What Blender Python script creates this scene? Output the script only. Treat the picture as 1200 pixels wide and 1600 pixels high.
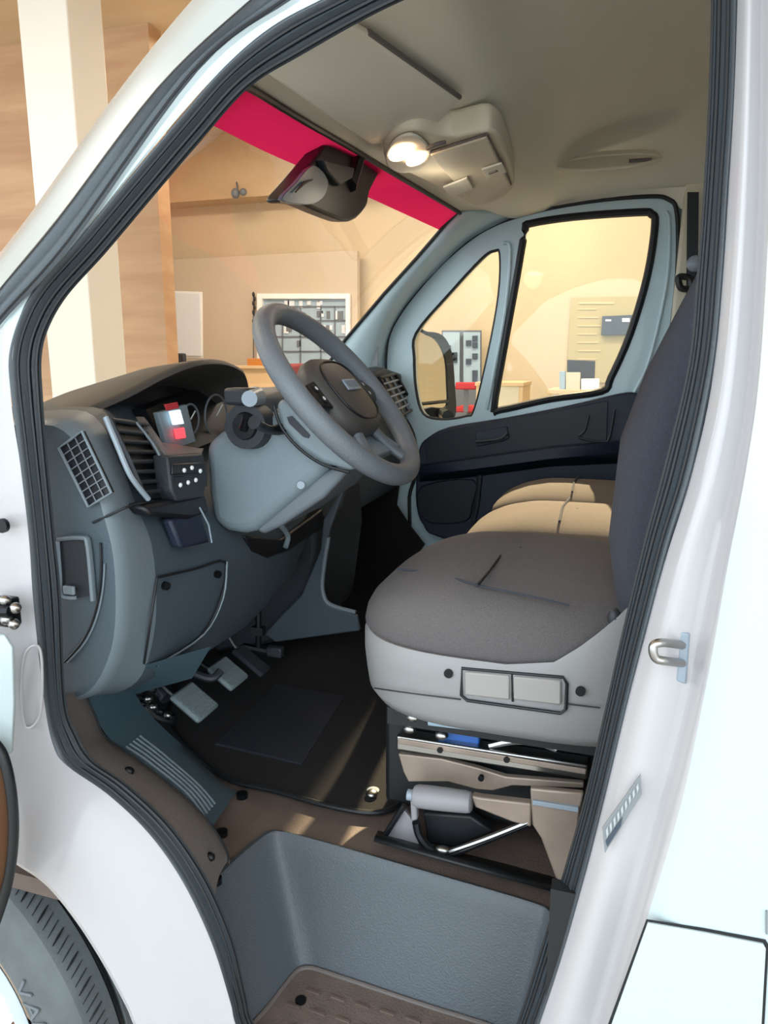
import bpy, bmesh, math, random
from mathutils import Vector, Matrix
random.seed(4)
V = Vector
sc = bpy.context.scene
for o in list(bpy.data.objects): bpy.data.objects.remove(o)

# ------------------------------------------------------------------ camera, sky, sun, lamps, exposure
CAM = V((0.0, -0.8, 1.52)); F = 1155.0; YAW = math.radians(18.0); PIT = math.radians(11.6)
cd = bpy.data.cameras.new('camera'); cam = bpy.data.objects.new('camera', cd); sc.collection.objects.link(cam)
cd.sensor_fit = 'VERTICAL'; cd.sensor_height = 36; cd.sensor_width = 27; cd.lens = 36*F/1600; cd.clip_start = .02
cam.location = CAM; cam.rotation_euler = (math.pi/2-PIT, 0, YAW); sc.camera = cam
sc.view_settings.view_transform = 'Standard'; sc.view_settings.look = 'None'
sc.view_settings.gamma = 1; sc.view_settings.use_curve_mapping = False
sc.view_settings.exposure = 1.72
w = bpy.data.worlds.new('world'); sc.world = w; w.use_nodes = True
bg = w.node_tree.nodes['Background']; bg.inputs[0].default_value = (.80, .92, 1, 1); bg.inputs[1].default_value = 1.15
def lamp(name, kind, loc, rot, energy, color, **k):
    l = bpy.data.lights.new(name, kind); l.energy = energy; l.color = color
    for a, b in k.items(): setattr(l, a, b)
    o = bpy.data.objects.new(name, l); sc.collection.objects.link(o); o.location = loc; o.rotation_euler = rot
    return o
sd = V((0.04, 1.0, 0.74)).normalized()
lamp('sun', 'SUN', (0, 6, 8), sd.to_track_quat('Z', 'Y').to_euler(), 4.5, (1, .80, .52), angle=.01)
lamp('map_lamp_light', 'POINT', (-.44, .92, 1.88), (0, 0, 0),   .07, (1, .86, .66), shadow_soft_size=.04)
for i, (x, y) in enumerate([(-4.5, 1.0), (-4.5, 6.6), (-1.0, 7.6), (3.0, 5.0), (1.5, 1.5)]):
    lamp('ceiling_fill_light', 'AREA', (x, y, 4.50), (0, 0, 0), 46, (1, .87, .71), shape='RECTANGLE', size=1.8, size_y=.5)  # unseen warm fill lights, added below the ceiling to brighten the showroom

# ------------------------------------------------------------------ helpers
cp, sp, cy_, sy_ = math.cos(PIT), math.sin(PIT), math.cos(YAW), math.sin(YAW)
def ray(px, py):
    r = px-600.0; u = 800.0-py
    f = F*cp+u*sp; up = -F*sp+u*cp
    return V((r*cy_-f*sy_, f*cy_+r*sy_, up))
def Y(px, py, y): d = ray(px, py); return CAM+d*((y-CAM.y)/d.y)
def X(px, py, x): d = ray(px, py); return CAM+d*((x-CAM.x)/d.x)
def Z(px, py, z): d = ray(px, py); return CAM+d*((z-CAM.z)/d.z)
def tum(z): return .20*max(0, z-1.42)**1.3
def S(px, py, off):                       # the van's curved near side, off metres inside its skin
    y = off
    for i in range(12): y = off+tum(Y(px, py, y).z)
    return Y(px, py, y)
def YS(pts, y): return [Y(a, b, y) for a, b in pts]
def cr(pts, n=6, closed=False):
    P = [V(p) for p in pts]; N = len(P); out = []
    for i in range(N if closed else N-1):
        if closed: a, b, c, d = P[i-1], P[i], P[(i+1) % N], P[(i+2) % N]
        else: a, b, c, d = P[max(i-1, 0)], P[i], P[i+1], P[min(i+2, N-1)]
        for k in range(n):
            t = k/n
            out.append(.5*((2*b)+(c-a)*t+(2*a-5*b+4*c-d)*t*t+(3*b-a-3*c+d)*t**3))
    if not closed: out.append(P[-1].copy())
    return out
def lin(c):
    if isinstance(c, str): c = [int(c[i:i+2], 16)/255 for i in (0, 2, 4)]
    return tuple((x/12.92 if x <= .04045 else ((x+.055)/1.055)**2.4) for x in c)+(1,)
MATS = {}
def mat(name, col, rough=.5, metal=0, bump=0, scale=60, var=0, coat=0, alpha=None, emit=None, es=1, spec=.5, col2=None, stretch=None, vs=4):
    m = bpy.data.materials.new(name); m.use_nodes = True; nt = m.node_tree; N = nt.nodes; L = nt.links
    b = N['Principled BSDF']; c = lin(col)
    b.inputs['Base Color'].default_value = c; b.inputs['Roughness'].default_value = rough; b.inputs['Metallic'].default_value = metal
    b.inputs['Coat Weight'].default_value = coat; b.inputs['Specular IOR Level'].default_value = spec
    tc = N.new('ShaderNodeTexCoord')
    mp = N.new('ShaderNodeMapping'); L.new(tc.outputs['Object'], mp.inputs[0])
    if stretch: mp.inputs['Scale'].default_value = stretch
    if var or col2:
        nz = N.new('ShaderNodeTexNoise'); nz.inputs['Scale'].default_value = vs; nz.inputs['Detail'].default_value = 5
        L.new(mp.outputs[0], nz.inputs['Vector'])
        mx = N.new('ShaderNodeMix'); mx.data_type = 'RGBA'
        mx.inputs[6].default_value = lin(col2) if col2 else tuple(x*(1-var) for x in c[:3])+(1,)
        mx.inputs[7].default_value = c if col2 else tuple(min(1, x*(1+var)) for x in c[:3])+(1,)
        rp = N.new('ShaderNodeMapRange'); rp.inputs[1].default_value = .35; rp.inputs[2].default_value = .65
        L.new(nz.outputs['Fac'], rp.inputs[0]); L.new(rp.outputs[0], mx.inputs[0]); L.new(mx.outputs[2], b.inputs['Base Color'])
    if bump:
        n2 = N.new('ShaderNodeTexNoise'); n2.inputs['Scale'].default_value = scale; n2.inputs['Detail'].default_value = 3
        L.new(mp.outputs[0], n2.inputs['Vector']); bp = N.new('ShaderNodeBump'); bp.inputs['Strength'].default_value = bump; bp.inputs['Distance'].default_value = .004
        L.new(n2.outputs['Fac'], bp.inputs['Height']); L.new(bp.outputs[0], b.inputs['Normal'])
    if emit:
        b.inputs['Emission Color'].default_value = lin(emit); b.inputs['Emission Strength'].default_value = es
    MATS[name] = m; return m
def glassmat(name, tint, fres=1.45, base=(1, 1, 1)):
    m = bpy.data.materials.new(name); m.use_nodes = True; nt = m.node_tree; N = nt.nodes; L = nt.links
    N.remove(N['Principled BSDF']); t = N.new('ShaderNodeBsdfTransparent'); t.inputs[0].default_value = tuple(tint)+(1,)
    g = N.new('ShaderNodeBsdfGlossy'); g.inputs['Roughness'].default_value = .02
    lw = N.new('ShaderNodeLayerWeight'); pw_ = N.new('ShaderNodeMath'); pw_.operation = 'POWER'; pw_.inputs[1].default_value = 5; L.new(lw.outputs['Facing'], pw_.inputs[0]); lw.inputs[0].default_value = .5
    f = N.new('ShaderNodeMath'); f.operation = 'MULTIPLY_ADD'; f.inputs[1].default_value = .8; f.inputs[2].default_value = (fres-1)*.09; L.new(pw_.outputs[0], f.inputs[0]); mx = N.new('ShaderNodeMixShader')
    L.new(f.outputs[0], mx.inputs[0]); L.new(t.outputs[0], mx.inputs[1]); L.new(g.outputs[0], mx.inputs[2]); L.new(mx.outputs[0], N['Material Output'].inputs[0])
    return m
M = dict(
 paint=mat('white_paint_lit', 'bccace', .22, coat=.6, spec=.5), jamb=mat('white_paint_shaded', 'b3b0b2', .25, coat=.5), hoodm=mat('hood_plastic', '4b4744', .5, bump=.2, scale=420), band=mat('end_band_grey', '6f7a82', .45, bump=.15, scale=400), paint_in=mat('white_inner_paint', 'c0d6dd', .35, coat=.3),  # same van white: daylight tinted into the body colour, shade into the jamb
 seal=mat('seal_rubber', '3d444a', .3, bump=.12, scale=300), sealdark=mat('black_rubber', '14171b', .5),
 dash=mat('dash_grey_plastic', '465159', .52, bump=.25, scale=420), dash2=mat('dash_dark_plastic', '2a2e34', .5, bump=.2, scale=420),
 shroud=mat('shroud_grey_plastic', '7a868d', .48, bump=.2, scale=420), silver=mat('satin_silver_plastic', '8f9aa5', .35),
 black=mat('black_plastic', '121419', .4), wheelrim=mat('grey_leather_rim', '6c7177', .5, bump=.3, scale=260), cream=mat('headliner_beige', 'ebe5d6', .8, bump=.15, scale=500),
 cream2=mat('console_beige', 'dcd3bd', .6, bump=.1, scale=400), visor=mat('visor_beige', 'e6e1d3', .7, bump=.1, scale=400),
 fabric=mat('seat_fabric_charcoal', '625d5d', .95, bump=.5, scale=700, var=.12, vs=500), fabric2=mat('backrest_fabric_dark', '3b3e49', .95, bump=.5, scale=700, var=.15, vs=500),
 bench=mat('bench_fabric', '6a5f55', .95, bump=.5, scale=700), seatplastic=mat('seat_base_grey', '8f8d8d', .5, bump=.15, scale=420), seatbtn=mat('seat_insert_grey', '9b9692', .5),
 step=mat('step_grey_plastic', '51575d', .42, bump=.35, scale=350), brown=mat('step_tread_brown', '6f615a', .7, bump=.35, scale=260, var=.12, vs=30),
 floorb=mat('cab_floor_brown', '66574f', .7, bump=.3, scale=260, var=.15, vs=12), sill=mat('sill_trim_grey', '6a6360', .55, bump=.25, scale=350), kick=mat('kick_trim_bluegrey', '455a66', .5, bump=.2, scale=350),
 mat=mat('carpet_black', '1d1a1b', 1, bump=.8, scale=900, var=.3, vs=600), heel=mat('heel_pad', '20222c', .75, bump=.4, scale=300),
 navy=mat('door_card_navy', '1c2538', .5, bump=.25, scale=400), navy2=mat('door_pocket_dark', '121824', .5), metal=mat('bare_steel', 'a9a7a5', .3, metal=1), tan=mat('primed_steel', '9d8c80', .45, metal=.4, var=.15, vs=12),
 grip=mat('handbrake_grip', '8d8b8e', .5), screw=mat('screw_black', '17191c', .35, metal=.5), pedal=mat('pedal_rubber', '6c787c', .6, bump=.4, scale=200),
 tyre=mat('tyre_rubber', '5c6162', .75, bump=.2, scale=200, var=.1, vs=20), rim=mat('steel_wheel_white', 'd3dbe2', .35, coat=.2), warm_brown=mat('wheel_hole_brown', '5d3c22', .8),
 red=mat('red_band', 'd81a50', .4), redcloth=mat('red_cloth', 'c3353c', .7), decal=mat('grey_label', '7c8083', .5), decal2=mat('label_print', 'a9adaf', .5), white=mat('white_plain', 'f0f0ee', .6),
 mirror=mat('mirror_glass', 'e0dccb', .03, metal=1), screen=mat('lit_screen', '1a2a38', .2, emit='b8dcec', es=.9), redlit=mat('red_lamp', '400808', .3, emit='e03038', es=1.2), symbol=mat('white_symbol', 'e6eaea', .5),
 lens=mat('lamp_lens', 'ffeccf', .15, emit='ffd9b0', es=2.0), blue=mat('blue_plastic', '2f5fa8', .4), wall=mat('showroom_wall', 'cfbc9e', .8, var=.04, vs=1), wall2=mat('partition_wall', 'c4b49f', .75),
 wood=mat('wood_panel', 'b08865', .55, col2='c29e79', stretch=(.25, 1, 2.2), vs=3.2), column=mat('column_white', 'd8d4cc', .6), ceil=mat('showroom_ceiling', 'c4a884', .8, col2='cdb491', stretch=(.4, 2, 1), vs=2),
 tile=mat('showroom_tile', 'b8b2a8', .25), desk=mat('desk_wood', 'd9bb90', .5), chair=mat('office_black', '1c1c20', .6), board=mat('white_board', 'dfe6ee', .3), poster=mat('poster_olive', 'b3a77d', .6), tv=mat('sign_slate', '3b4553', .4), 
 bluewin=mat('shelf_blue', 'a2b8c8', .5), greyframe=mat('grey_frame', '6a7077', .5), bluepane=mat('dark_blue_pane', '4d5f70', .25), orange=mat('orange_box', 'c07a32', .6), beige=mat('beige_box', 'd8cdb4', .6))
M['glass'] = glassmat('clear_glass', (.96, .97, .95)); M['sideglass'] = glassmat('side_glass', (.95, .96, .93), 1.3)
M['redglass'] = glassmat('red_translucent_film', (.8, .06, .2), 1.3)
def redfilm():
    m = M['redglass']; nt = m.node_tree; N = nt.nodes; L = nt.links
    d = N.new('ShaderNodeBsdfDiffuse'); d.inputs[0].default_value = (.62, .02, .10, 1)
    t = N.new('ShaderNodeBsdfTranslucent'); t.inputs[0].default_value = (.75, .02, .12, 1)
    a = N.new('ShaderNodeMixShader'); a.inputs[0].default_value = .6; L.new(d.outputs[0], a.inputs[1]); L.new(t.outputs[0], a.inputs[2])
    b = N.new('ShaderNodeMixShader'); b.inputs[0].default_value = .88
    tr = N['Transparent BSDF'] if 'Transparent BSDF' in N else [n for n in N if n.type == 'BSDF_TRANSPARENT'][0]
    L.new(tr.outputs[0], b.inputs[1]); L.new(a.outputs[0], b.inputs[2]); L.new(b.outputs[0], N['Material Output'].inputs[0])
redfilm()

WL = {}
def thing(name, label, cat, loc=(0, 0, 0), group=None):
    o = bpy.data.objects.new(name, None); sc.collection.objects.link(o); o.location = loc; o.empty_display_size = .05
    o['label'] = label; o['category'] = cat
    if group: o['group'] = group
    WL[o.name] = V(loc); return o
def tag(o, label=None, cat=None, group=None, kind=None):
    for k, v in (('label', label), ('category', cat), ('group', group), ('kind', kind)):
        if v: o[k] = v
    return o
class MB:
    def __init__(s): s.v = []; s.f = []
    def add(s, vs, fs):
        n = len(s.v); s.v += [V(p) for p in vs]; s.f += [[i+n for i in f] for f in fs]; return s
    def loft(s, rows, cu=False, cv=False, flip=False):
        R = len(rows); C = len(rows[0]); vs = [p for r in rows for p in r]; fs = []
        for i in range(R if cv else R-1):
            for j in range(C if cu else C-1):
                a = i*C+j; b = i*C+(j+1) % C; c = ((i+1) % R)*C+(j+1) % C; d = ((i+1) % R)*C+j
                fs.append([a, b, c, d] if not flip else [d, c, b, a])
        return s.add(vs, fs)
    def tube(s, pts, r, n=8, closed=False, flat=1.0, cap=True):
        P = [V(p) for p in pts]; rows = []; N = len(P); up = None
        rr = r if hasattr(r, '__len__') else [r]*N
        for i in range(N):
            if closed: t = P[(i+1) % N]-P[i-1]
            else: t = P[min(i+1, N-1)]-P[max(i-1, 0)]
            t.normalize()
            if up is None:
                up = V((0, 0, 1)) if abs(t.z) < .9 else V((1, 0, 0))
            a = t.cross(up).normalized(); up = a.cross(t).normalized(); 
            rows.append([P[i]+a*math.cos(2*math.pi*k/n)*rr[i]+up*math.sin(2*math.pi*k/n)*rr[i]*flat for k in range(n)])
        b0 = len(s.v); s.loft(rows, cu=True, cv=closed)
        if not closed and cap:
            s.f.append([b0+k for k in range(n)][::-1]); s.f.append([b0+(N-1)*n+k for k in range(n)])
        return s
    def box(s, c, size, rot=None):
        c = V(c); h = V(size)/2; R = rot if rot is not None else Matrix.Identity(3)
        vs = [c+R @ V((sx*h.x, sy*h.y, sz*h.z)) for sx in (-1, 1) for sy in (-1, 1) for sz in (-1, 1)]
        return s.add(vs, [[0, 1, 3, 2], [4, 6, 7, 5], [0, 4, 5, 1], [2, 3, 7, 6], [0, 2, 6, 4], [1, 5, 7, 3]])
    def prism(s, poly, d):
        d = V(d); n = len(poly); a = [V(p) for p in poly]; b = [p+d for p in a]
        return s.add(a+b, [list(range(n))[::-1], list(range(n, 2*n))]+[[i, (i+1) % n, n+(i+1) % n, n+i] for i in range(n)])
    def cyl(s, a, b, r, r2=None, n=20):
        return s.tube([a, b], [r, r if r2 is None else r2], n=n)
    def sphere(s, c, r, n=14, m=8):
        c = V(c); r = V(r) if hasattr(r, '__len__') else V((r, r, r)); rows = []
        for i in range(m+1):
            t = math.pi*i/m
            rows.append([c+V((r.x*math.sin(t)*math.cos(2*math.pi*k/n), r.y*math.sin(t)*math.sin(2*math.pi*k/n), r.z*math.cos(t))) for k in range(n)])
        return s.loft(rows, cu=True)
    def holed(s, outer, holes, d):
        bm = bmesh.new(); es = []; loops = [outer]+holes
        for lp in loops:
            vs = [bm.verts.new(p) for p in lp]; es += [bm.edges.new((vs[i], vs[(i+1) % len(vs)])) for i in range(len(vs))]
        bmesh.ops.triangle_fill(bm, use_beauty=True, use_dissolve=False, edges=es)
        bm.verts.index_update(); vs = [v.co.copy() for v in bm.verts]; fs = [[v.index for v in f.verts] for f in bm.faces]; bm.free()
        d = V(d); n = len(vs); s.add(vs+[v+d for v in vs], fs+[[i+n for i in f][::-1] for f in fs])
        k = 0; base = len(s.v)-2*n
        for lp in loops:
            m = len(lp)
            for i in range(m): a = base+k+i; b = base+k+(i+1) % m; s.f.append([a, b, b+n, a+n])
            k += m
        return s
    def build(s, name, m, parent=None, bevel=0, sharp=38, sub=0, solid=0, seg=2):
        off = WL.get(parent.name, V()) if parent else V()
        me = bpy.data.meshes.new(name); me.from_pydata([p-off for p in s.v], [], s.f)
        bm = bmesh.new(); bm.from_mesh(me)
        bmesh.ops.remove_doubles(bm, verts=bm.verts, dist=1e-5); bmesh.ops.recalc_face_normals(bm, faces=bm.faces)
        bm.to_mesh(me); bm.free()
        me.materials.append(m if not isinstance(m, str) else M[m])
        me.shade_smooth(); me.set_sharp_from_angle(angle=math.radians(sharp))
        o = bpy.data.objects.new(name, me); sc.collection.objects.link(o)
        if parent: o.parent = parent
        WL[o.name] = off.copy()
        if solid: md = o.modifiers.new('solid', 'SOLIDIFY'); md.thickness = solid; md.offset = 0
        if bevel: md = o.modifiers.new('bevel', 'BEVEL'); md.width = bevel; md.segments = seg; md.limit_method = 'ANGLE'; md.angle_limit = math.radians(32)
        if sub: md = o.modifiers.new('sub', 'SUBSURF'); md.levels = sub; md.render_levels = sub
        return o
def bil(q, u, v):
    a, b, c, d = q; return (a*(1-u)+b*u)*(1-v)+(d*(1-u)+c*u)*v
def mbx(px, py, *k): pass
def screwat(name, p, n, r, m, parent):
    n = V(n).normalized(); b = MB().cyl(p-n*.002, p+n*.004, r, n=14); o = b.build(name, m, parent)
    return o
def struct(o): o['kind'] = 'structure'; return o

# ================================================================== SHOWROOM (the setting)
struct(MB().box((-3, 3, -.02), (26, 26, .04)).build('floor', 'tile'))
struct(MB().box((-2, 9.6, 1.9), (22, .2, 4.9)).build('wall_back', 'wall'))
eL = Y(255, 450, 5.8).x
struct(MB().box(((-14+eL)/2, 5.9, 2.3), (eL+14, .2, 4.6)).build('wall_left', 'wood'))
struct(MB().box((8.6, 3, 2.3), (.2, 13, 4.6)).build('wall_right', 'wall'))
struct(MB().holed([V((-14, -3, 4.6)), V((8, -3, 4.6)), V((8, 10, 4.6)), V((-14, 10, 4.6))], [[V((-.30, 5.2, 4.6)), V((.7, 5.2, 4.6)), V((.7, 6.9, 4.6)), V((-.30, 6.9, 4.6))]], (0, 0, .08)).build('ceiling', 'ceil'))  # roof opening added and sized to shape the sun patches in the cab
a = Y(35, 100, 4.2).x; b = Y(165, 100, 4.6).x
struct(MB().box(((a+b)/2, 4.4, 2.3), (b-a, .4, 4.6)).build('trim_1', 'column', bevel=.01))
tag(bpy.data.objects['trim_1'], kind='structure')
# ceiling beam seen through the windscreen
struct(MB().box((-1, 9.3, 4.18), (16, .4, .84)).build('trim_2', 'ceil'))
# partition with doorway panel in front of the back wall
yb = 9.3
def rect(x0, y0, x1, y1, y): return YS([(x0, y0), (x1, y0), (x1, y1), (x0, y1)], y)
pw = Y(560, 392, yb); pz = pw.z
struct(MB().box(((Y(255, 450, yb).x+pw.x)/2-.5, yb, pz/2), (pw.x-Y(255, 450, yb).x+1.0, .12, pz)).build('wall_partition', 'wall2', bevel=.01))
def flat(name, m, px, y, th=.04, parent=None, bevel=.003): return MB().prism(YS(px, y), (0, th, 0)).build(name, m, parent, bevel=bevel)
def office_chair(x0, x1, y0, y1, y, m, label):
    a_ = Y(x0, y0, y); b_ = Y(x1, y1, y); cx_ = (a_.x+b_.x)/2; t = thing('office_chair', label, 'chair', (cx_, y, 0)); w_ = b_.x-a_.x
    MB().box((cx_, y, (a_.z+b_.z)/2), (w_, .06, a_.z-b_.z)).build('backrest', m, t, bevel=.02)
    zs = b_.z-.25; MB().box((cx_, y+.25, zs), (w_*1.1, .45, .07)).build('seat', m, t, bevel=.02)
    MB().box((cx_, y+.03, (zs+b_.z)/2), (.06, .02, b_.z-zs+.06)).build('back_bar', 'greyframe', t)
    MB().tube([(cx_, y+.25, .06), (cx_, y+.25, zs)], .03).build('column', 'greyframe', t)
    for k in range(5): MB().tube([(cx_, y+.25, .08), (cx_+.28*math.cos(k*1.257), y+.25+.28*math.sin(k*1.257), .02)], .018).build('leg', 'greyframe', t)
wb = thing('whiteboard', 'tall pale blue-white board on the partition, seen left of the dashboard hood', 'board', Y(287, 560, yb-.1))
flat('board_panel', 'board', [(260, 457), (312, 459), (313, 556), (262, 556)], yb-.1, .03, wb)
flat('board_frame', 'white', [(257, 454), (316, 456), (317, 560), (259, 560)], yb-.07, .01, wb)
gw = thing('display_window', 'wide display window with bluish shelves in the partition, behind the top of the steering wheel', 'window', Y(475, 600, yb-.1))
q = rect(404, 459, 548, 575, yb-.07)
MB().holed(q, [rect(412, 467, 542, 570, yb-.07)], (0, -.05, 0)).build('window_frame', 'white', gw)
MB().prism(rect(412, 467, 542, 570, yb-.07), (0, .006, 0)).build('pane', 'bluewin', gw)
g = MB()
for px in (440, 468, 500, 522): g.prism(rect(px, 478, px+2, 570, yb-.085), (0, .01, 0))
for py in (478, 500, 525, 548): g.prism(rect(412, py, 542, py+2, yb-.085), (0, .01, 0))
g.build('shelf_grid', 'greyframe', gw)
g = MB()
for i in range(14):
    px = random.uniform(414, 534); py = random.choice((486, 508, 532, 552)); g.prism(rect(px, py, px+random.uniform(4, 9), py+random.uniform(8, 15), yb-.085), (0, .015, 0))
tag(g.build('shelf_goods', 'greyframe', gw), kind='stuff')
g = MB()
for i in range(16):
    px = random.uniform(440, 534); py = random.choice((470, 486, 508)); g.prism(rect(px, py, px+random.uniform(5, 12), py+random.uniform(6, 13), yb-.084), (0, .014, 0))
tag(g.build('shelf_goods', 'board', gw), kind='stuff')
hc = thing('hanging_chain', 'dark hanging ornament string on the partition just left of the display window', 'ornament', Y(396, 455, yb-.12))
g = MB()
for i in range(7): g.sphere(Y(396+(i % 2)*1.5, 460+i*7, yb-.12), (.022, .02, .035), 8, 6)
g.tube([Y(396, 457, yb-.12), Y(396, 560, yb-.12)], .006); g.build('chain', 'chair', hc)
office_chair(266, 291, 552, 578, 7.6, 'chair', 'black office chair back seen above the dashboard hood')
ct_ = thing('counter', 'low pale wooden counter beyond the windscreen below the display window', 'counter', (Y(430, 570, yb-1).x, yb-.8, 0))
cl_, cr_ = Y(272, 571, yb-1.0), Y(600, 575, yb-1.0)
MB().box(((cl_.x+cr_.x)/2, yb-.8, cl_.z-.02), (cr_.x-cl_.x, .45, .04)).build('countertop', 'desk', ct_, bevel=.004)
ob_ = Y(399, 560, yb-.9); tag(MB().box((ob_.x, yb-.85, (ob_.z+cl_.z)/2), (.2, .2, ob_.z-cl_.z)).build('orange_box', 'orange', None, bevel=.005), 'small orange box on the counter below the hanging ornament', 'box')
MB().box(((cl_.x+cr_.x)/2, yb-.8, cl_.z/2-.02), (cr_.x-cl_.x-.08, .38, cl_.z-.04)).build('counter_base', 'desk', ct_)
lt = thing('ceiling_spotlight', 'small dark spotlight cluster high on the wall seen through the windscreen', 'lamp', Y(372, 302, 8.9))
MB().sphere(Y(368, 302, 8.9), (.06, .06, .07)).sphere(Y(380, 300, 8.9), (.05, .05, .05)).build('lamp_head', 'greyframe', lt)
MB().tube([Y(372, 302, 8.9), Y(368, 270, 9.3)], .012).build('arm', 'greyframe', lt)
# right side seen through the passenger windows
for o_ in [o for o in bpy.data.objects if o.name.startswith('office_chair')]: pass
ps = thing('wall_poster', 'large olive information poster on the back wall, seen through the passenger side window', 'poster', Y(940, 590, 9.45))
flat('poster_sheet', 'poster', [(893, 465), (1010, 463), (1010, 598), (884, 598)], 9.45, .03, ps)
g = MB()
for i in range(7): g.prism(rect(903, 482+i*13, 932+(i % 3)*3, 484+i*13, 9.44), (0, .01, 0))
g.prism(rect(905, 472, 960, 475, 9.44), (0, .01, 0)); g.build('printed_lines', 'desk', ps)
tv = thing('wall_sign', 'small dark slate sign with pale print in front of the olive poster', 'sign', Y(963, 525, 9.38))
flat('sign_panel', 'tv', [(941, 494), (992, 492), (990, 523), (939, 524)], 9.38, .04, tv)
for r_ in ((946, 499, 955, 502), (972, 497, 984, 503)): MB().prism(rect(*r_, 9.37), (0, .01, 0)).build('sign_print', 'board', tv)
def rdesk(name, label, x0, x1, ytop, y):
    t = thing(name, label, 'desk', V((Y((x0+x1)/2, ytop, y).x, y, 0)))
    a = Y(x0, ytop, y); b = Y(x1, ytop, y)
    MB().box(((a.x+b.x)/2, y+.35, a.z), (b.x-a.x, .7, .04)).build('desktop', 'desk', t, bevel=.004)
    MB().box(((a.x+b.x)/2, y+.04, a.z/2), (b.x-a.x-.1, .03, a.z-.04)).build('front_panel', 'beige', t)
    for k in (a.x+.03, b.x-.03): MB().box((k, y+.35, a.z/2), (.04, .64, a.z-.02)).build('leg', 'desk', t)
    return a.z
rdesk('office_desk', 'pale wooden desk seen between the two passenger side panes', 742, 818, 600, 7.2)
dz = rdesk('office_desk', 'pale wooden desk under the olive poster with boxes and a monitor on it', 855, 990, 612, 6.4)
mo = thing('computer_monitor', 'black computer monitor on the desk below the olive poster', 'monitor', Y(908, 612, 6.7))
flat('display', 'chair', [(886, 562), (930, 564), (929, 597), (886, 596)], 6.7, .04, mo, .008); flat('stand', 'chair', [(903, 595), (911, 595), (912, 611), (902, 611)], 6.72, .04, mo)
for i, (x0, y0, x1, y1, m, lb) in enumerate([(884, 582, 906, 611, 'beige', 'beige box standing left on the desk by the monitor'), (908, 592, 936, 612, 'white', 'white box lying right on the desk by the monitor'), (874, 580, 883, 611, 'bluewin', 'narrow blue folder at the left end of the desk by the monitor')]):
    tag(flat(['carton_box', 'carton_box', 'folder'][i], m, [(x0, y0), (x1, y0), (x1, y1), (x0, y1)], 6.5, .12), lb, ['box', 'box', 'folder'][i])
cbb = Y(722, 606, 9.25)
cb = thing('glass_cabinet', 'blue-grey glass display cabinet behind the passenger mirror', 'cabinet', Y(722, 600, 9.0))
q = rect(690, 516, 752, 606, 9.2); flat('cabinet_back', 'greyframe', [(690, 516), (752, 516), (752, 606), (690, 606)], 9.25, .03, cb)
MB().box((cbb.x, 9.3, cbb.z/2), (.5, .16, cbb.z)).build('base_unit', 'greyframe', cb)
for k in (692, 724): flat('door', 'bluewin', [(k, 519), (k+26, 519), (k+26, 604), (k, 604)], 9.2, .03, cb)
g = MB()
for i in range(14):
    px = random.choice((696, 706, 728, 738)); py = random.uniform(522, 590); g.prism(rect(px, py, px+8, py+9, 9.18), (0, .02, 0))
tag(g.build('cabinet_goods', 'tv', cb), kind='stuff')
office_chair(788, 813, 597, 611, 8.0, 'chair', 'dark chair back low behind the middle desk, seen through the passenger window')
office_chair(712, 744, 597, 609, 8.4, 'redcloth', 'reddish chair back behind the desk, seen through the small front pane')

# ================================================================== VAN BODY (near side)
body = thing('van_body', 'white van body around the open driver door, with black rubber door seals', 'van', (0, 0, 0))
def off_loft(A, B, oa, ob, n=5, prof=None, k=6, closed=False):
    A = [S(x, y, oa) for x, y in A]; B = [S(x, y, ob) for x, y in B]
    A = cr(A, k, closed); B = cr(B, k, closed); rows = []
    for i in range(n+1):
        t = i/n; h = prof[i] if prof else 0
        rows.append([a*(1-t)+b*t+V((0, -h, 0)) for a, b in zip(A, B)])
    return rows
# inner door seal : a closed loop of outer / inner edges
so = [(369, 1600), (360, 1562), (330, 1469), (285, 1375), (232, 1300), (169, 1240), (105, 1195), (84, 1165), (70, 1095), (52, 937), (45, 835), (28, 695), (16, 607), (14, 555), (28, 502), (55, 450), (125, 370), (200, 280), (280, 185), (350, 105), (425, 40), (510, -5), (640, -70), (800, -130), (1000, -160), (1110, -130), (1150, -60), (1152, 0),
      (1148, 150), (1138, 300), (1130, 430), (1116, 571), (1083, 733), (1046, 850), (1006, 1000), (980, 1100), (944, 1250), (908, 1390), (878, 1500), (843, 1600), (800, 1720), (700, 1790), (520, 1780), (410, 1720)]
si = [(392, 1600), (382, 1562), (360, 1469), (319, 1375), (262, 1292), (195, 1229), (142, 1191), (116, 1150), (98, 1095), (91, 937), (81, 835), (68, 700), (62, 620), (60, 560), (70, 515), (100, 462), (160, 395), (230, 312), (310, 218), (385, 135), (470, 82), (590, 15), (690, -28), (820, -75), (990, -100), (1075, -85), (1108, -30), (1112, 0),
      (1108, 150), (1100, 300), (1090, 430), (1076, 571), (1037, 733), (1006, 850), (970, 1000), (948, 1100), (913, 1250), (873, 1390), (840, 1500), (808, 1600), (770, 1680), (680, 1730), (540, 1720), (435, 1680)]
prof = [0, .004, .005, .001, -.003, .002, .005, .001, -.005, -.001, .003, 0, -.006]
MB().loft(off_loft(so, si, 0.0, .020, 12, prof, closed=True), cu=True).build('door_seal', 'seal', body, sharp=60)
def band_line(A, B, oa, ob, t, h=0, closed=True):
    A = cr([S(x, y, oa) for x, y in A], 6, closed); B = cr([S(x, y, ob) for x, y in B], 6, closed)
    return [a*(1-t)+b*t+V((0, -h, 0)) for a, b in zip(A, B)]
for t_ in (.30, .66, .93):
    MB().tube(band_line(so, si, 0, .02, t_, -.001), .0026, n=6, closed=True).build('seal_groove', 'sealdark', body)
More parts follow.
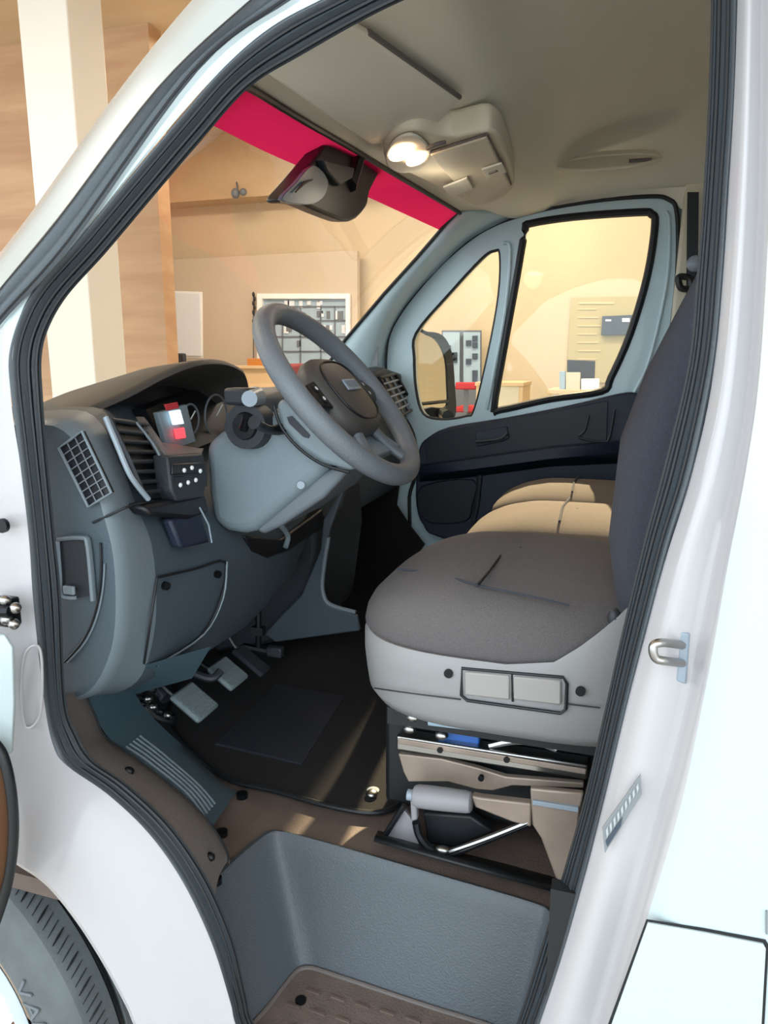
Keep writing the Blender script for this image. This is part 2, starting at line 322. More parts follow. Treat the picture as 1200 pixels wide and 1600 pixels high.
# A pillar outside
sil = [(640, -260), (420, -120), (300, 0), (175, 155), (50, 330), (0, 395), (-90, 510), (-200, 640)]
b1o = [(700, -190), (500, -90), (390, 0), (240, 145), (90, 340), (0, 450), (-90, 565), (-200, 700)]
b1i = [(720, -140), (550, -60), (455, 0), (310, 110), (110, 385), (0, 508), (-70, 600), (-160, 740)]
b2o = [(740, -112), (600, -50), (510, -5), (350, 105), (140, 352), (45, 465), (14, 560), (16, 610)]
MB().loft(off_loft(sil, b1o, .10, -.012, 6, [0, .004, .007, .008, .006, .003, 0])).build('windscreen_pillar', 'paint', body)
MB().loft(off_loft(b1o, b1i, -.012, -.008, 6, [0, .004, .005, .002, .005, .004, 0])).build('outer_seal', 'seal', body)
for t_ in (.12, .85):
    MB().tube(band_line(b1o, b1i, -.012, -.008, t_, .002, False), .0022, n=6).build('outer_seal_groove', 'sealdark', body)
MB().loft(off_loft(b1i, b2o, -.008, .0, 4, [0, -.003, -.002, 0, 0])).build('pillar_channel', 'paint', body)
# roof rail and rear body
MB().loft(off_loft([(640, -260), (900, -330), (1300, -360), (1700, -330)], [(640, -70), (800, -130), (1000, -160), (1300, -140)], .08, 0, 4)).build('roof_rail', 'paint', body)
# front jamb and wheel arch
ja = [(28, 502), (16, 607), (34, 740), (45, 835), (52, 937), (66, 1070), (84, 1165), (105, 1195), (169, 1240), (232, 1300), (285, 1375), (330, 1469), (360, 1562), (369, 1600), (400, 1720)]
jb = [(-120, 470), (-120, 600), (-110, 740), (-100, 850), (-90, 950), (-70, 1110), (-50, 1200), (-40, 1290), (20, 1342), (72, 1378), (118, 1432), (162, 1500), (200, 1570), (215, 1605), (270, 1720)]
rows = off_loft(ja, jb, 0.0, -.03, 10, [0, -.003, -.001, .001, .004, .006, .007, .006, .004, .002, 0])
# crease in the jamb
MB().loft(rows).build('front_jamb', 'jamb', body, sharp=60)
arch = [S(x, y, -.03) for x, y in cr([V((a, b, 0)) for a, b in jb[7:]], 6) for x, y in [(x, y)]] if False else [S(p.x, p.y, -.03) for p in cr([V((a, b, 0)) for a, b in jb[7:]], 6)]
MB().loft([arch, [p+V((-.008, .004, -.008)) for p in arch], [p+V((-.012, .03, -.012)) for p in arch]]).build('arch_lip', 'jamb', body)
MB().loft([[p+V((.0, .03, .0)) for p in arch], [p+V((.012, .30, .02)) for p in arch]]).build('wheel_liner', 'sealdark', body)
# pressed recess and details on the jamb
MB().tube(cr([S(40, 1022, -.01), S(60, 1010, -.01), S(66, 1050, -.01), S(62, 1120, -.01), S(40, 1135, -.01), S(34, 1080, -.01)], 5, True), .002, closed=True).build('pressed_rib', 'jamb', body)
screwat('hinge_bolt', S(5, 821, -.02), (0, -1, 0), .010, 'screw', body)
dc = thing('door_check', 'black steel door check bracket on the white front jamb', 'bracket', S(14, 985, -.03))
MB().box(S(12, 955, -.03), (.03, .02, .042)).build('bracket_plate', 'screw', dc, bevel=.004)
for p in ((8, 938), (24, 950), (10, 968), (22, 975)): MB().sphere(S(p[0], p[1], -.042), .008, 8, 6).build('bolt_head', 'metal', dc)
MB().tube([S(-30, 955, -.05), S(16, 955, -.045)], .008).build('check_strap', 'screw', dc)
# open driver door, only its hinge edge in the picture
dd = thing('driver_door', 'open white driver door, only its hinge edge showing at the far left', 'door', S(0, 1400, -.03))
dp = [(10, 985), (26, 1010), (28, 1100), (24, 1180), (10, 1170), (-30, 1100), (-40, 1000)]
MB().prism([S(x, y, -.06) for x, y in dp], (-.05, -.05, 0)).build('door_shell', 'paint', dd, bevel=.006)
MB().tube(cr([S(-20, 1150, -.10), S(4, 1180, -.10), S(18, 1240, -.10), S(21, 1310, -.10), S(12, 1380, -.10), S(-10, 1450, -.10)], 6), .007, n=10).build('door_edge_seal', 'sealdark', dd)
MB().prism([S(x, y, -.095) for x, y in cr([V(p) for p in ((-60, 1150, 0), (0, 1175, 0), (17, 1240, 0), (20, 1310, 0), (10, 1385, 0), (-60, 1460, 0))], 4) for x, y in [(x, y)]] if False else [S(p.x, p.y, -.095) for p in cr([V(p) for p in ((-60, 1150, 0), (0, 1175, 0), (15, 1240, 0), (18, 1310, 0), (8, 1385, 0), (-60, 1460, 0))], 4)], (-.01, -.02, 0)).build('door_lower_trim', 'warm_brown', dd)  # brown colour stands in for a reflection on the dark door trim
screwat('door_bolt', S(14, 1045, -.062), (0, -1, 0), .006, 'screw', dd)
# rear jamb (B pillar) and outer skin
ry = [-160, 0, 300, 571, 733, 880, 1000, 1100, 1250, 1400, 1600, 1800]
r0 = [1152, 1152, 1138, 1116, 1083, 1038, 1006, 980, 944, 905, 843, 780]
r1 = [1178, 1176, 1168, 1150, 1122, 1084, 1057, 1036, 1000, 955, 900, 840]
r2 = [1190, 1188, 1184, 1170, 1146, 1112, 1088, 1068, 1028, 985, 928, 870]
r3 = [1210, 1208, 1203, 1188, 1166, 1138, 1117, 1098, 1066, 1022, 956, 890]
rz = list(zip(r0, ry)), list(zip(r1, ry)), list(zip(r2, ry)), list(zip(r3, ry))
rows = off_loft(rz[0], rz[1], 0, -.022, 5, [0, .004, .008, .009, .006, 0])+off_loft(rz[1], rz[2], -.022, -.018, 3)[1:]+off_loft(rz[2], rz[3], -.018, -.05, 5, [0, -.004, -.003, .003, .004, 0])[1:]
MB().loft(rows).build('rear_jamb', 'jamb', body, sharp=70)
e = cr([S(x, y, -.05) for x, y in rz[3]], 6)
def skin(p, dx):
    t = min(1, dx/.03); return V((p.x+dx, p.y-.014*math.sin(t*math.pi/2), p.z))
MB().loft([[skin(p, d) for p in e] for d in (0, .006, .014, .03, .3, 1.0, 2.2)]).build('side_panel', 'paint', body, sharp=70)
# fuel flap with a dark gap
def SK(x, y, o=0): return S(x, y, -.064-o)
fl = [(1012, 1440), (1100, 1455), (1192, 1473), (1196, 1480), (1187, 1640), (1175, 1720), (930, 1700), (955, 1600)]
MB().prism([SK(x, y, .0005) for x, y in [(1010, 1436), (1100, 1450), (1196, 1468), (1201, 1476), (1192, 1640), (1180, 1725), (925, 1705), (950, 1600)]], (0, -.001, 0)).build('flap_gap', 'sealdark', body)
ff = MB().prism([SK(x, y, .0014) for x, y in fl], (0, -.002, 0)).build('fuel_flap', 'paint', body)
MB().prism([SK(x, y, .001) for x, y in ((1196, 1422), (1199, 1422), (1199, 1458), (1196, 1458))], (0, -.002, 0)).build('trim_slot', 'decal', body)
# striker and label on the jamb
st = thing('door_striker', 'steel door striker loop on the white rear door jamb', 'striker', S(1045, 1030, -.02))
MB().prism([S(1063, 985, -.018), S(1078, 988, -.018), S(1072, 1068, -.018), S(1056, 1062, -.018)], (0, -.004, 0)).build('base_plate', 'silver', st, bevel=.003)
MB().tube(cr([S(1066, 1008, -.02), S(1035, 1004, -.05), S(1021, 1010, -.055), S(1024, 1028, -.055), S(1040, 1033, -.05), S(1066, 1036, -.02)], 5), .0045, n=10).build('striker_loop', 'metal', st)
lb = thing('jamb_label', 'grey printed label stuck slanting on the white rear door jamb', 'label', S(970, 1290, -.02))
lq = [(941, 1292), (1001, 1209), (1003, 1240), (945, 1332)]
L4 = [S(x, y, -.03) for x, y in lq]
MB().prism(L4, (0, -.0015, 0)).build('label_sheet', 'decal', lb)
g = MB()
for i in range(9):
    u = .08+i*.1; q = [bil(L4, u, .25), bil(L4, u+.05, .2), bil(L4, u+.055, .5), bil(L4, u+.01, .6)]; g.prism([p+V((0, -.002, 0)) for p in q], (0, -.0008, 0))
g.build('label_print', 'decal2', lb)
g = MB().prism([bil(L4, .05, .62)+V((0, -.002, 0)), bil(L4, .5, .66)+V((0, -.002, 0)), bil(L4, .45, .9)+V((0, -.002, 0)), bil(L4, .08, .9)+V((0, -.002, 0))], (0, -.0008, 0)).build('label_emblem', 'tv', lb)

# ------------------------------------------------------------------ front wheel
WC = V((-1.07, .02, .35))
wh = thing('front_wheel', 'front wheel with grooved black tyre and white steel rim under the arch', 'wheel', (WC.x, .13, 0))
def lathe(b, prof, n=180, mod=None):
    rows = []
    for j, (r, y) in enumerate(prof):
        rows.append([])
        for k in range(n):
            rr = r-(mod(j, k) if mod else 0); a = 2*math.pi*k/n
            rows[-1].append(V((WC.x+rr*math.cos(a), WC.y+y, WC.z+rr*math.sin(a))))
    return b.loft(rows, cu=True)
tp = [(.205, .03), (.235, .012), (.27, .0), (.31, .004), (.335, .014), (.349, .026), (.353, .036), (.354, .06), (.356, .078), (.346, .080), (.346, .090), (.357, .092), (.358, .12), (.358, .128), (.348, .130), (.348, .142), (.358, .144), (.356, .175), (.349, .195), (.32, .215), (.25, .21), (.205, .19)]
def md(j, k):
    if j in (16, 17) and k % 3 == 0: return .006
    return 0
tyre = lathe(MB(), tp, 220, md).build('tyre', 'tyre', wh, sharp=25)
lathe(MB(), [(.208, .02), (.202, .004), (.196, .006), (.19, .03), (.16, .035), (.12, .02), (.07, .012), (.065, -.01), (.0, -.012)], 64).build('rim', 'rim', wh)
for k in range(10):
    a = 2*math.pi*(k+.3)/10; c = WC+V((.155*math.cos(a), .031, .155*math.sin(a)))
    MB().tube([c, c+V((0, -.004, 0))], .021, n=16, flat=1).build('rim_hole', 'warm_brown', wh)
def sidetext(txt, a0, r, size):
    for i, ch in enumerate(txt):
        cu = bpy.data.curves.new('letter', 'FONT'); cu.body = ch; cu.size = size; cu.extrude = .0012; cu.align_x = 'CENTER'
        t = bpy.data.objects.new('letter', cu); sc.collection.objects.link(t)
        me = bpy.data.meshes.new_from_object(t.evaluated_get(bpy.context.evaluated_depsgraph_get())); bpy.data.objects.remove(t)
        a = a0-i*.13
        Mx = Matrix.Translation(WC+V((r*math.cos(a), -.0005, r*math.sin(a)))-WL[wh.name]) @ Matrix.Rotation(math.pi/2-a, 4, 'Y') @ Matrix.Rotation(math.pi/2, 4, 'X')
        me.transform(Mx); me.materials.append(M['greyframe']); o = bpy.data.objects.new('sidewall_letter', me); sc.collection.objects.link(o); o.parent = wh
sidetext('VAN', .66, .262, .05)
g = MB()
for k in range(150):
    a = 2*math.pi*k/150
    for y0, y1, sk in ((.034, .062, .035), (.098, .122, -.03), (.150, .176, .03)):
        p0 = WC+V((.3590*math.cos(a), y0, .3590*math.sin(a))); p1 = WC+V((.3590*math.cos(a+sk), y1, .3590*math.sin(a+sk)))
        if y0 < .05: p0 = WC+V((.3535*math.cos(a), y0, .3535*math.sin(a))); p1 = WC+V((.3562*math.cos(a+sk), y1, .3562*math.sin(a+sk)))
        g.tube([p0, p0*.5+p1*.5, p1], [.0012, .0026, .0010] if k % 3 == 0 else [.0006, .0012, .0006], n=4)
for y_ in (.085, .136): MB().tube([WC+V((.3500*math.cos(2*math.pi*k/90), y_, .3500*math.sin(2*math.pi*k/90))) for k in range(90)], .0055, n=6, closed=True).build('tread_groove', 'sealdark', wh)
tag(g.build('tread_sipes', 'sealdark', wh), kind='stuff')
wh.rotation_euler = (0, 0, -.16)

# ================================================================== CAB FLOOR, STEP WELL, SILL TRIM
FZ = .70; SZ = .51
cab = thing('cab_floor', 'brown rubber cab floor with moulded grey step well at the door', 'floor', (-.4, .3, .5))
top = [V((-.585, .06, FZ)), V((-.575, .13, FZ)), V((-.562, .20, FZ)), V((-.548, .243, FZ)), V((-.525, .252, FZ)), V((-.47, .249, FZ)), V((-.4, .243, FZ)), V((-.25, .228, FZ)), V((-.1, .213, FZ)), V((-.065, .20, FZ)), V((-.055, .16, FZ)), V((-.05, .06, FZ))]
bot = [V((-.50, .03, SZ)), V((-.485, .08, SZ)), V((-.476, .135, SZ)), V((-.468, .170, SZ)), V((-.450, .182, SZ)), V((-.42, .182, SZ)), V((-.36, .178, SZ)), V((-.24, .17, SZ)), V((-.13, .165, SZ)), V((-.10, .155, SZ)), V((-.092, .12, SZ)), V((-.088, .03, SZ))]
T = cr(top, 5); B = cr(bot, 5)
rows = []
for i in range(9):
    t = i/8; s_ = t+.06*math.sin(t*2*math.pi)*0
    rows.append([a*(1-s_)+b*s_ for a, b in zip(T, B)])
lip = [[p+V(((-.012 if p.x < -.5 else .006), .010, .0)) for p in T], [p+V((-.003 if p.x < -.5 else .002, .003, .003)) for p in T]]
MB().loft(lip+rows).build('step_well', 'step', cab, sharp=50)
MB().prism([V((p.x, p.y, SZ-.012)) for p in B]+[V((-.085, .012, SZ-.012)), V((-.51, .012, SZ-.012))], (0, 0, .013)).build('step_tread', 'brown', cab)
MB().tube([p+V((0, -.002, .002)) for p in B], .004).build('tread_edge', 'sill', cab)
g = MB()
for i in range(9):
    for j in range(4):
        x = -.445+i*.042+(j % 2)*.02; y = .035+j*.034
        if x < -.115: g.box((x, y, SZ+.0025), (.024, .004, .003), Matrix.Rotation(-.08, 3, 'Z'))
tag(g.build('tread_ribs', 'floorb', cab), kind='stuff')
for px, py in ((470, 1565), (713, 1580)):
    p = Z(px, py, SZ); MB().cyl(p+V((0, 0, .0)), p+V((0, 0, .004)), .009, n=14).build('tread_screw', 'screw', cab)
# floor sheet with the notch of the step well
outl = [V((p.x, p.y, FZ-.004)) for p in T]
MB().prism([V((-1.25, .03, FZ-.004)), V((-.6, .03, FZ-.004))]+outl+[V((.0, .03, FZ-.004)), V((1.0, .03, FZ-.004)), V((1.0, 1.8, FZ-.004)), V((-1.25, 1.8, FZ-.004))], (0, 0, -.03)).build('floor_sheet', 'floorb', cab)
MB().prism([V((-.05, .0, .2)), V((.9, .0, .2)), V((.9, .0, .9)), V((-.05, .0, .9))], (0, .02, 0)).build('sill_panel', 'sealdark', cab)
MB().box((-1.18, .95, .95), (.05, 1.75, .75)).build('firewall', 'sealdark', cab)
for px, py, r in ((378, 1243, .011), (347, 1302, .010), (338, 1375, .009), (583, 1243, .012)):
    p = Z(px, py, FZ); MB().cyl(p-V((0, 0, .006)), p+V((0, 0, .005 if px < 500 else .012)), r, n=14).build('floor_plug', 'silver' if px in (583,) else 'screw', cab)
# sill trim along the lower front corner
sa = [(93, 1095), (105, 1150), (130, 1185), (195, 1232), (262, 1295), (300, 1345), (322, 1385), (335, 1410)]
sb = [(132, 1082), (148, 1118), (165, 1152), (215, 1188), (285, 1243), (330, 1290), (354, 1330), (356, 1345)]
A = cr([S(x, y, .022) for x, y in sa], 5); Bq = cr([Y(x, y, .12) for x, y in sb], 5)
Bq = [V((p.x, p.y, p.z)) for p in Bq]
tr = thing('sill_trim', 'dark grey-brown sill trim strip with two screws beside the step well', 'trim', (-.6, .08, .7))
MB().loft([[a*(1-t)+b*t+V((0, -.008*math.sin(t*math.pi), .010*math.sin(t*math.pi))) for a, b in zip(A, Bq)] for t in [i/5 for i in range(6)]]+[[b+V((.0, .004, -.01)) for b in Bq]]).build('trim_strip', 'sill', tr, sharp=60)
for i_ in (int(len(A)*.42), int(len(A)*.80)):
    p_ = A[i_]*.5+Bq[i_]*.5+V((0, -.006, .008)); MB().sphere(p_, (.009, .007, .007), 12, 6).build('trim_screw', 'screw', tr)
MB().tube([b_+V((0, -.001, .001)) for b_ in Bq], .0025).build('trim_edge', 'sealdark', tr)
# kick trim with ribbed grip
kb = [(205, 1045), (212, 1085), (240, 1122), (280, 1160), (335, 1212), (367, 1240)]
ka = [(132, 1082), (155, 1132), (185, 1168), (225, 1195), (290, 1248), (325, 1302)]
kA = cr([Y(x, y, .125) for x, y in ka], 5)
kz = [V((-.87, .28, .95)), ] 
kB = cr([Y(205, 1045, .27), Y(212, 1085, .28), Y(240, 1122, .29), Y(280, 1160, .30), Y(335, 1212, .32), Z(367, 1240, FZ+.004)], 5)
kt = thing('kick_trim', 'blue-grey kick trim with ribbed grip strips beside the footwell', 'trim', (-.7, .2, .7))
MB().loft([[a*(1-t)+b*t for a, b in zip(kA, kB)] for t in [i/5 for i in range(6)]]+[[V((p.x, p.y+.03, FZ-.01)) for p in kB]]).build('trim_panel', 'kick', kt, sharp=60)
nk = len(kA)
for t in (.10, .19, .28, .37, .46):
    MB().tube([kA[i]*(1-t)+kB[i]*t+V((0, -.001, .003)) for i in range(int(nk*.45), int(nk*.93))], .0022).build('grip_rib', 'band', kt)
# side wall below the dash and footwell side
MB().loft([[Y(95, 1085, .12), Y(205, 1045, .15), Y(330, 1010, .25)], [Y(132, 1082, .125), Y(210, 1085, .28), Y(300, 1060, .3)]]).build('kick_back', 'kick', kt)

# floor mat
mt = thing('floor_mat', 'black carpet floor mat with darker square heel pad in the driver footwell', 'mat', (-.6, .7, FZ))
mo_ = [(262, 1125), (340, 1212), (430, 1240), (520, 1265), (590, 1274), (632, 1256), (650, 1225), (640, 1140), (640, 1060), (560, 985), (430, 1000), (300, 1050)]
mp_ = cr([Z(x, y, FZ+.003) for x, y in mo_], 5, True)
MB().prism(mp_, (0, 0, .006)).build('carpet', 'mat', mt)
MB().tube([p+V((0, 0, .006)) for p in mp_], .005, closed=True).build('edge_binding', 'sealdark', mt)
hp = [Z(x, y, FZ+.010) for x, y in ((338, 1163), (430, 1070), (538, 1088), (470, 1195))]
MB().prism(hp, (0, 0, .003)).build('heel_pad', 'heel', mt, bevel=.002)
MB().tube(hp, .0025, closed=True).build('pad_stitching', 'heel', mt)
p = Z(581, 1243, FZ+.01); MB().sphere(p+V((0, 0, .004)), (.012, .012, .007)).build('mat_fastener', 'metal', mt)

MB().prism([V((-1.15, .30, FZ+.001)), V((-.79, .31, FZ+.001)), V((-.80, .60, FZ+.001)), V((-.44, .62, FZ+.001)), V((-.44, 1.78, FZ+.001)), V((-1.15, 1.78, FZ+.001))], (0, 0, .002)).build('floor_carpet', 'mat', cab)
MB().prism(YS([(545, 745), (625, 735), (618, 790), (640, 824), (662, 852), (560, 1000), (500, 1000)], 1.73), (0, .02, 0)).build('side_carpet', 'mat', cab)
# pedals
def pedal(name, label, c, size, arm, mname='pedal', rz=0):
    t = thing(name, label, 'pedal', c-V((0, 0, .1)))
    R = Matrix.Rotation(rz, 3, 'Z') @ Matrix.Rotation(math.radians(35), 3, 'Y')
    MB().box(c, size, R).build('pedal_pad', mname, t, bevel=.006)
    for k in range(5):
        o = R @ V((-size[0]/2+size[0]*(k+.5)/5, 0, size[2]/2)); MB().box(c+o, (.004, size[1]*.8, .003), R).build('pad_rib', mname, t)
    MB().tube(cr([c-V((.005, 0, .006))]+arm, 6), .008, flat=.6).build('pedal_arm', 'black', t)
c = Y(304, 1097, .35); pedal('clutch_pedal', 'grey ribbed clutch pedal, nearest to the door', c, (.075, .075, .012), [c+V((-.06, -.01, .03)), c+V((-.12, .0, .12)), c+V((-.16, 0, .25))])
c = Y(356, 1052, .50); pedal('brake_pedal', 'grey ribbed brake pedal, right of the clutch pedal', c, (.07, .075, .012), [c+V((-.07, -.01, .03)), c+V((-.12, .0, .12)), c+V((-.16, 0, .25))])
c = Y(392, 1032, .60); pedal('accelerator_pedal', 'dark accelerator pedal deepest in the footwell', c, (.09, .045, .012), [c+V((-.05, 0, .05)), c+V((-.10, .0, .16))], 'heel')
wr = thing('footwell_harness', 'dark plug and wiring with metal clips beside the clutch pedal', 'wiring', Y(230, 1100, .35))
for i, (px, py) in enumerate(((218, 1082), (232, 1092), (222, 1100), (240, 1105), (250, 1112), (262, 1118), (238, 1078))):
    MB().sphere(Y(px, py, .33), (.009, .009, .008), 8, 6).build('clip', 'metal' if i % 2 else 'screw', wr)
MB().tube(cr([Y(205, 1060, .36), Y(222, 1095, .34), Y(250, 1118, .34), Y(275, 1125, .34)], 5), .010).build('cable', 'blue' if False else 'black', wr)
MB().tube(cr([Y(230, 1050, .40), Y(250, 1075, .37), Y(262, 1090, .36)], 5), .016).build('connector', 'dash2', wr)
MB().tube(cr([Y(270, 1030, .42), Y(300, 1050, .42), Y(330, 1060, .43), Y(345, 1048, .45)], 5), .008).build('linkage_arm', 'dash2', wr)
ft = thing('accelerator_bracket', 'dark bracket with cables hanging under the dashboard', 'bracket', Y(405, 1020, .7))
MB().tube([Y(404, 950, .72), Y(404, 1020, .72)], .008).build('rod', 'black', ft); MB().box(Y(404, 985, .72), (.03, .02, .02)).build('block', 'black', ft)
MB().tube([Y(380, 1010, .72), Y(440, 1022, .72)], .010).build('cable', 'black', ft); MB().box(Y(430, 1018, .71), (.04, .02, .025)).build('end_fitting', 'dash2', ft, bevel=.004)

# ================================================================== DASHBOARD
db = thing('dashboard', 'grey moulded plastic dashboard across the cab with vents, hood and lower panels', 'dashboard', (-.85, .1, .95))
# stations along y : profile points (x,z) from windscreen base over the top, down the rear face, to the underside
def prof_at(y):
    key = [
     (.11, [(-1.18, 1.40), (-.98, 1.425), (-.84, 1.437), (-.775, 1.43), (-.735, 1.38), (-.712, 1.30), (-.700, 1.235), (-.703, 1.15), (-.718, 1.08), (-.755, 1.015), (-.80, .985), (-.87, .972), (-1.10, .98)]),
     (.20, [(-1.20, 1.41), (-1.0, 1.43), (-.86, 1.445), (-.80, 1.435), (-.765, 1.38), (-.735, 1.30), (-.705, 1.235), (-.700, 1.15), (-.708, 1.08), (-.73, 1.01), (-.77, .97), (-.84, .955), (-1.10, .97)]),
     (.33, [(-1.22, 1.42), (-1.05, 1.44), (-.90, 1.44), (-.86, 1.42), (-.80, 1.35), (-.755, 1.28), (-.725, 1.225), (-.700, 1.15), (-.705, 1.08), (-.725, 1.00), (-.76, .955), (-.84, .94), (-1.10, .96)]),
     (.55, [(-1.24, 1.42), (-1.08, 1.44), (-.95, 1.43), (-.92, 1.40), (-.86, 1.33), (-.80, 1.26), (-.735, 1.215), (-.705, 1.15), (-.71, 1.08), (-.73, 1.00), (-.76, .95), (-.84, .94), (-1.10, .96)]),
     (.75, [(-1.24, 1.42), (-1.08, 1.44), (-.93, 1.43), (-.88, 1.41), (-.84, 1.34), (-.79, 1.26), (-.735, 1.21), (-.715, 1.16), (-.715, 1.10), (-.735, 1.04), (-.76, .99), (-.84, .97), (-1.10, .97)]),
     (.92, [(-1.24, 1.42), (-1.05, 1.44), (-.88, 1.44), (-.82, 1.43), (-.78, 1.36), (-.76, 1.28), (-.75, 1.21), (-.745, 1.16), (-.75, 1.11), (-.765, 1.06), (-.79, 1.03), (-.86, 1.02), (-1.10, 1.02)]),
     (1.20, [(-1.24, 1.42), (-1.05, 1.44), (-.88, 1.445), (-.80, 1.43), (-.76, 1.36), (-.74, 1.28), (-.735, 1.21), (-.74, 1.16), (-.75, 1.11), (-.77, 1.07), (-.80, 1.05), (-.86, 1.04), (-1.10, 1.04)]),
     (1.78, [(-1.20, 1.41), (-1.02, 1.43), (-.88, 1.44), (-.82, 1.43), (-.77, 1.37), (-.745, 1.28), (-.74, 1.21), (-.745, 1.16), (-.755, 1.11), (-.78, 1.07), (-.81, 1.05), (-.88, 1.04), (-1.10, 1.04)])]
    for (a, pa), (b, pb) in zip(key, key[1:]):
        if y <= b or b == key[-1][0]:
            t = min(1, max(0, (y-a)/(b-a))); t = t*t*(3-2*t)
            return [V((p[0]*(1-t)+q[0]*t, y, p[1]*(1-t)+q[1]*t)) for p, q in zip(pa, pb)]
ys = [.11, .14, .17, .20, .24, .28, .33, .38, .44, .50, .55, .62, .68, .75, .80, .86, .92, 1.0, 1.1, 1.2, 1.4, 1.6, 1.78]
prs = [cr(prof_at(y), 3) for y in ys]
# rounded near end: shrink first ring
def shrink(P, k, y):
    c = V((-.92, y, 1.2)); return [V((c.x+(p.x-c.x)*k, y, c.z+(p.z-c.z)*k)) for p in P]
rows = [shrink(prs[0], .955, .085), shrink(prs[0], .985, .093)]+prs
MB().loft(rows[4:]).build('dash_body', 'dash', db, sharp=40)
MB().loft(rows[:5]).build('end_band', 'band', db, sharp=60)
MB().prism(rows[0], (0, .004, 0)).build('end_cap', 'dash', db)
# end cap: separate light band curve (seam) on the near end
seam = cr([Y(133, 640, .084), Y(150, 700, .084), Y(152, 780, .082), Y(158, 880, .082), Y(150, 950, .082), Y(130, 1000, .082), Y(100, 1035, .082)], 6)
MB().tube(seam[16:], .0018).build('end_cap_seam', 'sealdark', db)
MB().tube([p+V((.006, .0, 0)) for p in seam[18:]], .0014).build('end_cap_rim', 'band', db)
MB().tube(cr([Y(145, 817, .083), Y(175, 803, .09), X(205, 790, -.69), X(240, 783, -.705)], 5), .002).build('panel_seam', 'sealdark', db)
def grille(par, q, nu, nv, rb, frame, fm, bm_, dep, nm='air_vent', back='black'):
    """q: 4 corners; dep: vector into the panel"""
    dep = V(dep)
    t = MB().prism([p+dep*.15 for p in q], dep*.2).build(nm, back, par)
    WL[t.name] = WL[par.name]
    g = MB(); g.tube([p for a_, b_ in zip(q, q[1:]+q[:1]) for p in (a_, a_*.5+b_*.5)], frame, closed=True, n=8); g.build('vent_frame', fm, t)
    for i in range(1, nv):
        v = i/nv; MB().tube([bil(q, 0, v)+dep*.05, bil(q, .5, v)+dep*.02, bil(q, 1, v)+dep*.05], rb).build('vent_slat', bm_, t)
    for i in range(1, nu):
        u = i/nu; MB().tube([bil(q, u, 0)+dep*.05, bil(q, u, .5)+dep*.02, bil(q, u, 1)+dep*.05], rb).build('vent_divider', bm_, t)
    return t
q = [Y(92, 700, .076), Y(128, 674, .076), Y(174, 770, .076), Y(138, 792, .076)]
grille(db, q, 3, 8, .0010, .0022, 'band', 'greyframe', (0, .02, 0), 'side_window_vent')
# recessed release handle in the end cap
hr = MB().prism(YS([(92, 842), (128, 838), (140, 850), (146, 930), (118, 935), (96, 930)], .081), (0, .004, 0)).build('fuse_cover_recess', 'dash2', db)
MB().tube(cr(YS([(92, 842), (128, 840), (138, 852), (146, 938)], .078), 5), .0055, flat=.7).build('recess_rim', 'band', hr)
MB().tube(cr(YS([(90, 845), (94, 900), (97, 930), (118, 934)], .079), 4), .003).build('recess_edge', 'silver', hr)
MB().box(Y(108, 922, .076), (.02, .006, .014)).build('catch', 'silver', hr, bevel=.002)
# round driver vent on the rear face
q = [X(174, 656, -.735), X(230, 664, -.775), X(272, 764, -.715), X(224, 770, -.70)]
vt = grille(db, q, 1, 7, .0035, .004, 'dash2', 'dash2', (-.05, .02, 0), 'air_vent')
MB().tube(cr([X(165, 652, -.725), X(185, 700, -.705), X(205, 745, -.69), X(232, 780, -.685)], 6), .0042).build('vent_surround', 'silver', vt)
MB().tube(cr([X(213, 660, -.755), X(243, 700, -.725), X(262, 745, -.705), X(270, 765, -.70)], 6), .0022).build('vent_trim', 'band', vt)
# switch panel
sw = MB().prism([X(262, 712, -.70), X(318, 708, -.72), X(326, 745, -.70), X(318, 778, -.69), X(278, 784, -.685), X(268, 768, -.69)], (-.03, 0, 0)).build('switch_panel', 'dash2', db, bevel=.004)
for px, py in ((300, 731), (313, 736), (282, 758), (294, 754), (306, 750), (288, 735)):
    MB().sphere(X(px, py, -.685), (.003, .004, .004), 8, 6).build('switch_symbol', 'symbol', sw)
for (x0, y0, x1, y1) in ((270, 725, 322, 742), (272, 744, 324, 764)):
    MB().prism([X(x0, y0, -.693), X(x1, y0-3, -.705), X(x1, y1-4, -.70), X(x0, y1, -.69)], (-.01, 0, 0)).build('switch_row', 'black', sw, bevel=.002)
# coin tray / deep pocket below switches
MB().prism([X(222, 790, -.69), X(322, 770, -.695), X(330, 800, -.685), X(300, 812, -.68), X(238, 806, -.68)], (-.04, 0, 0)).build('pocket_lip', 'black', db, bevel=.008)
MB().prism([X(266, 812, -.688), X(312, 793, -.69), X(330, 848, -.68), X(284, 858, -.678)], (-.02, 0, 0)).build('storage_pocket', 'navy', db, bevel=.006)
MB().tube([X(312, 793, -.68), X(326, 820, -.677), X(331, 848, -.672)], .0016).build('pocket_rim', 'silver', db)
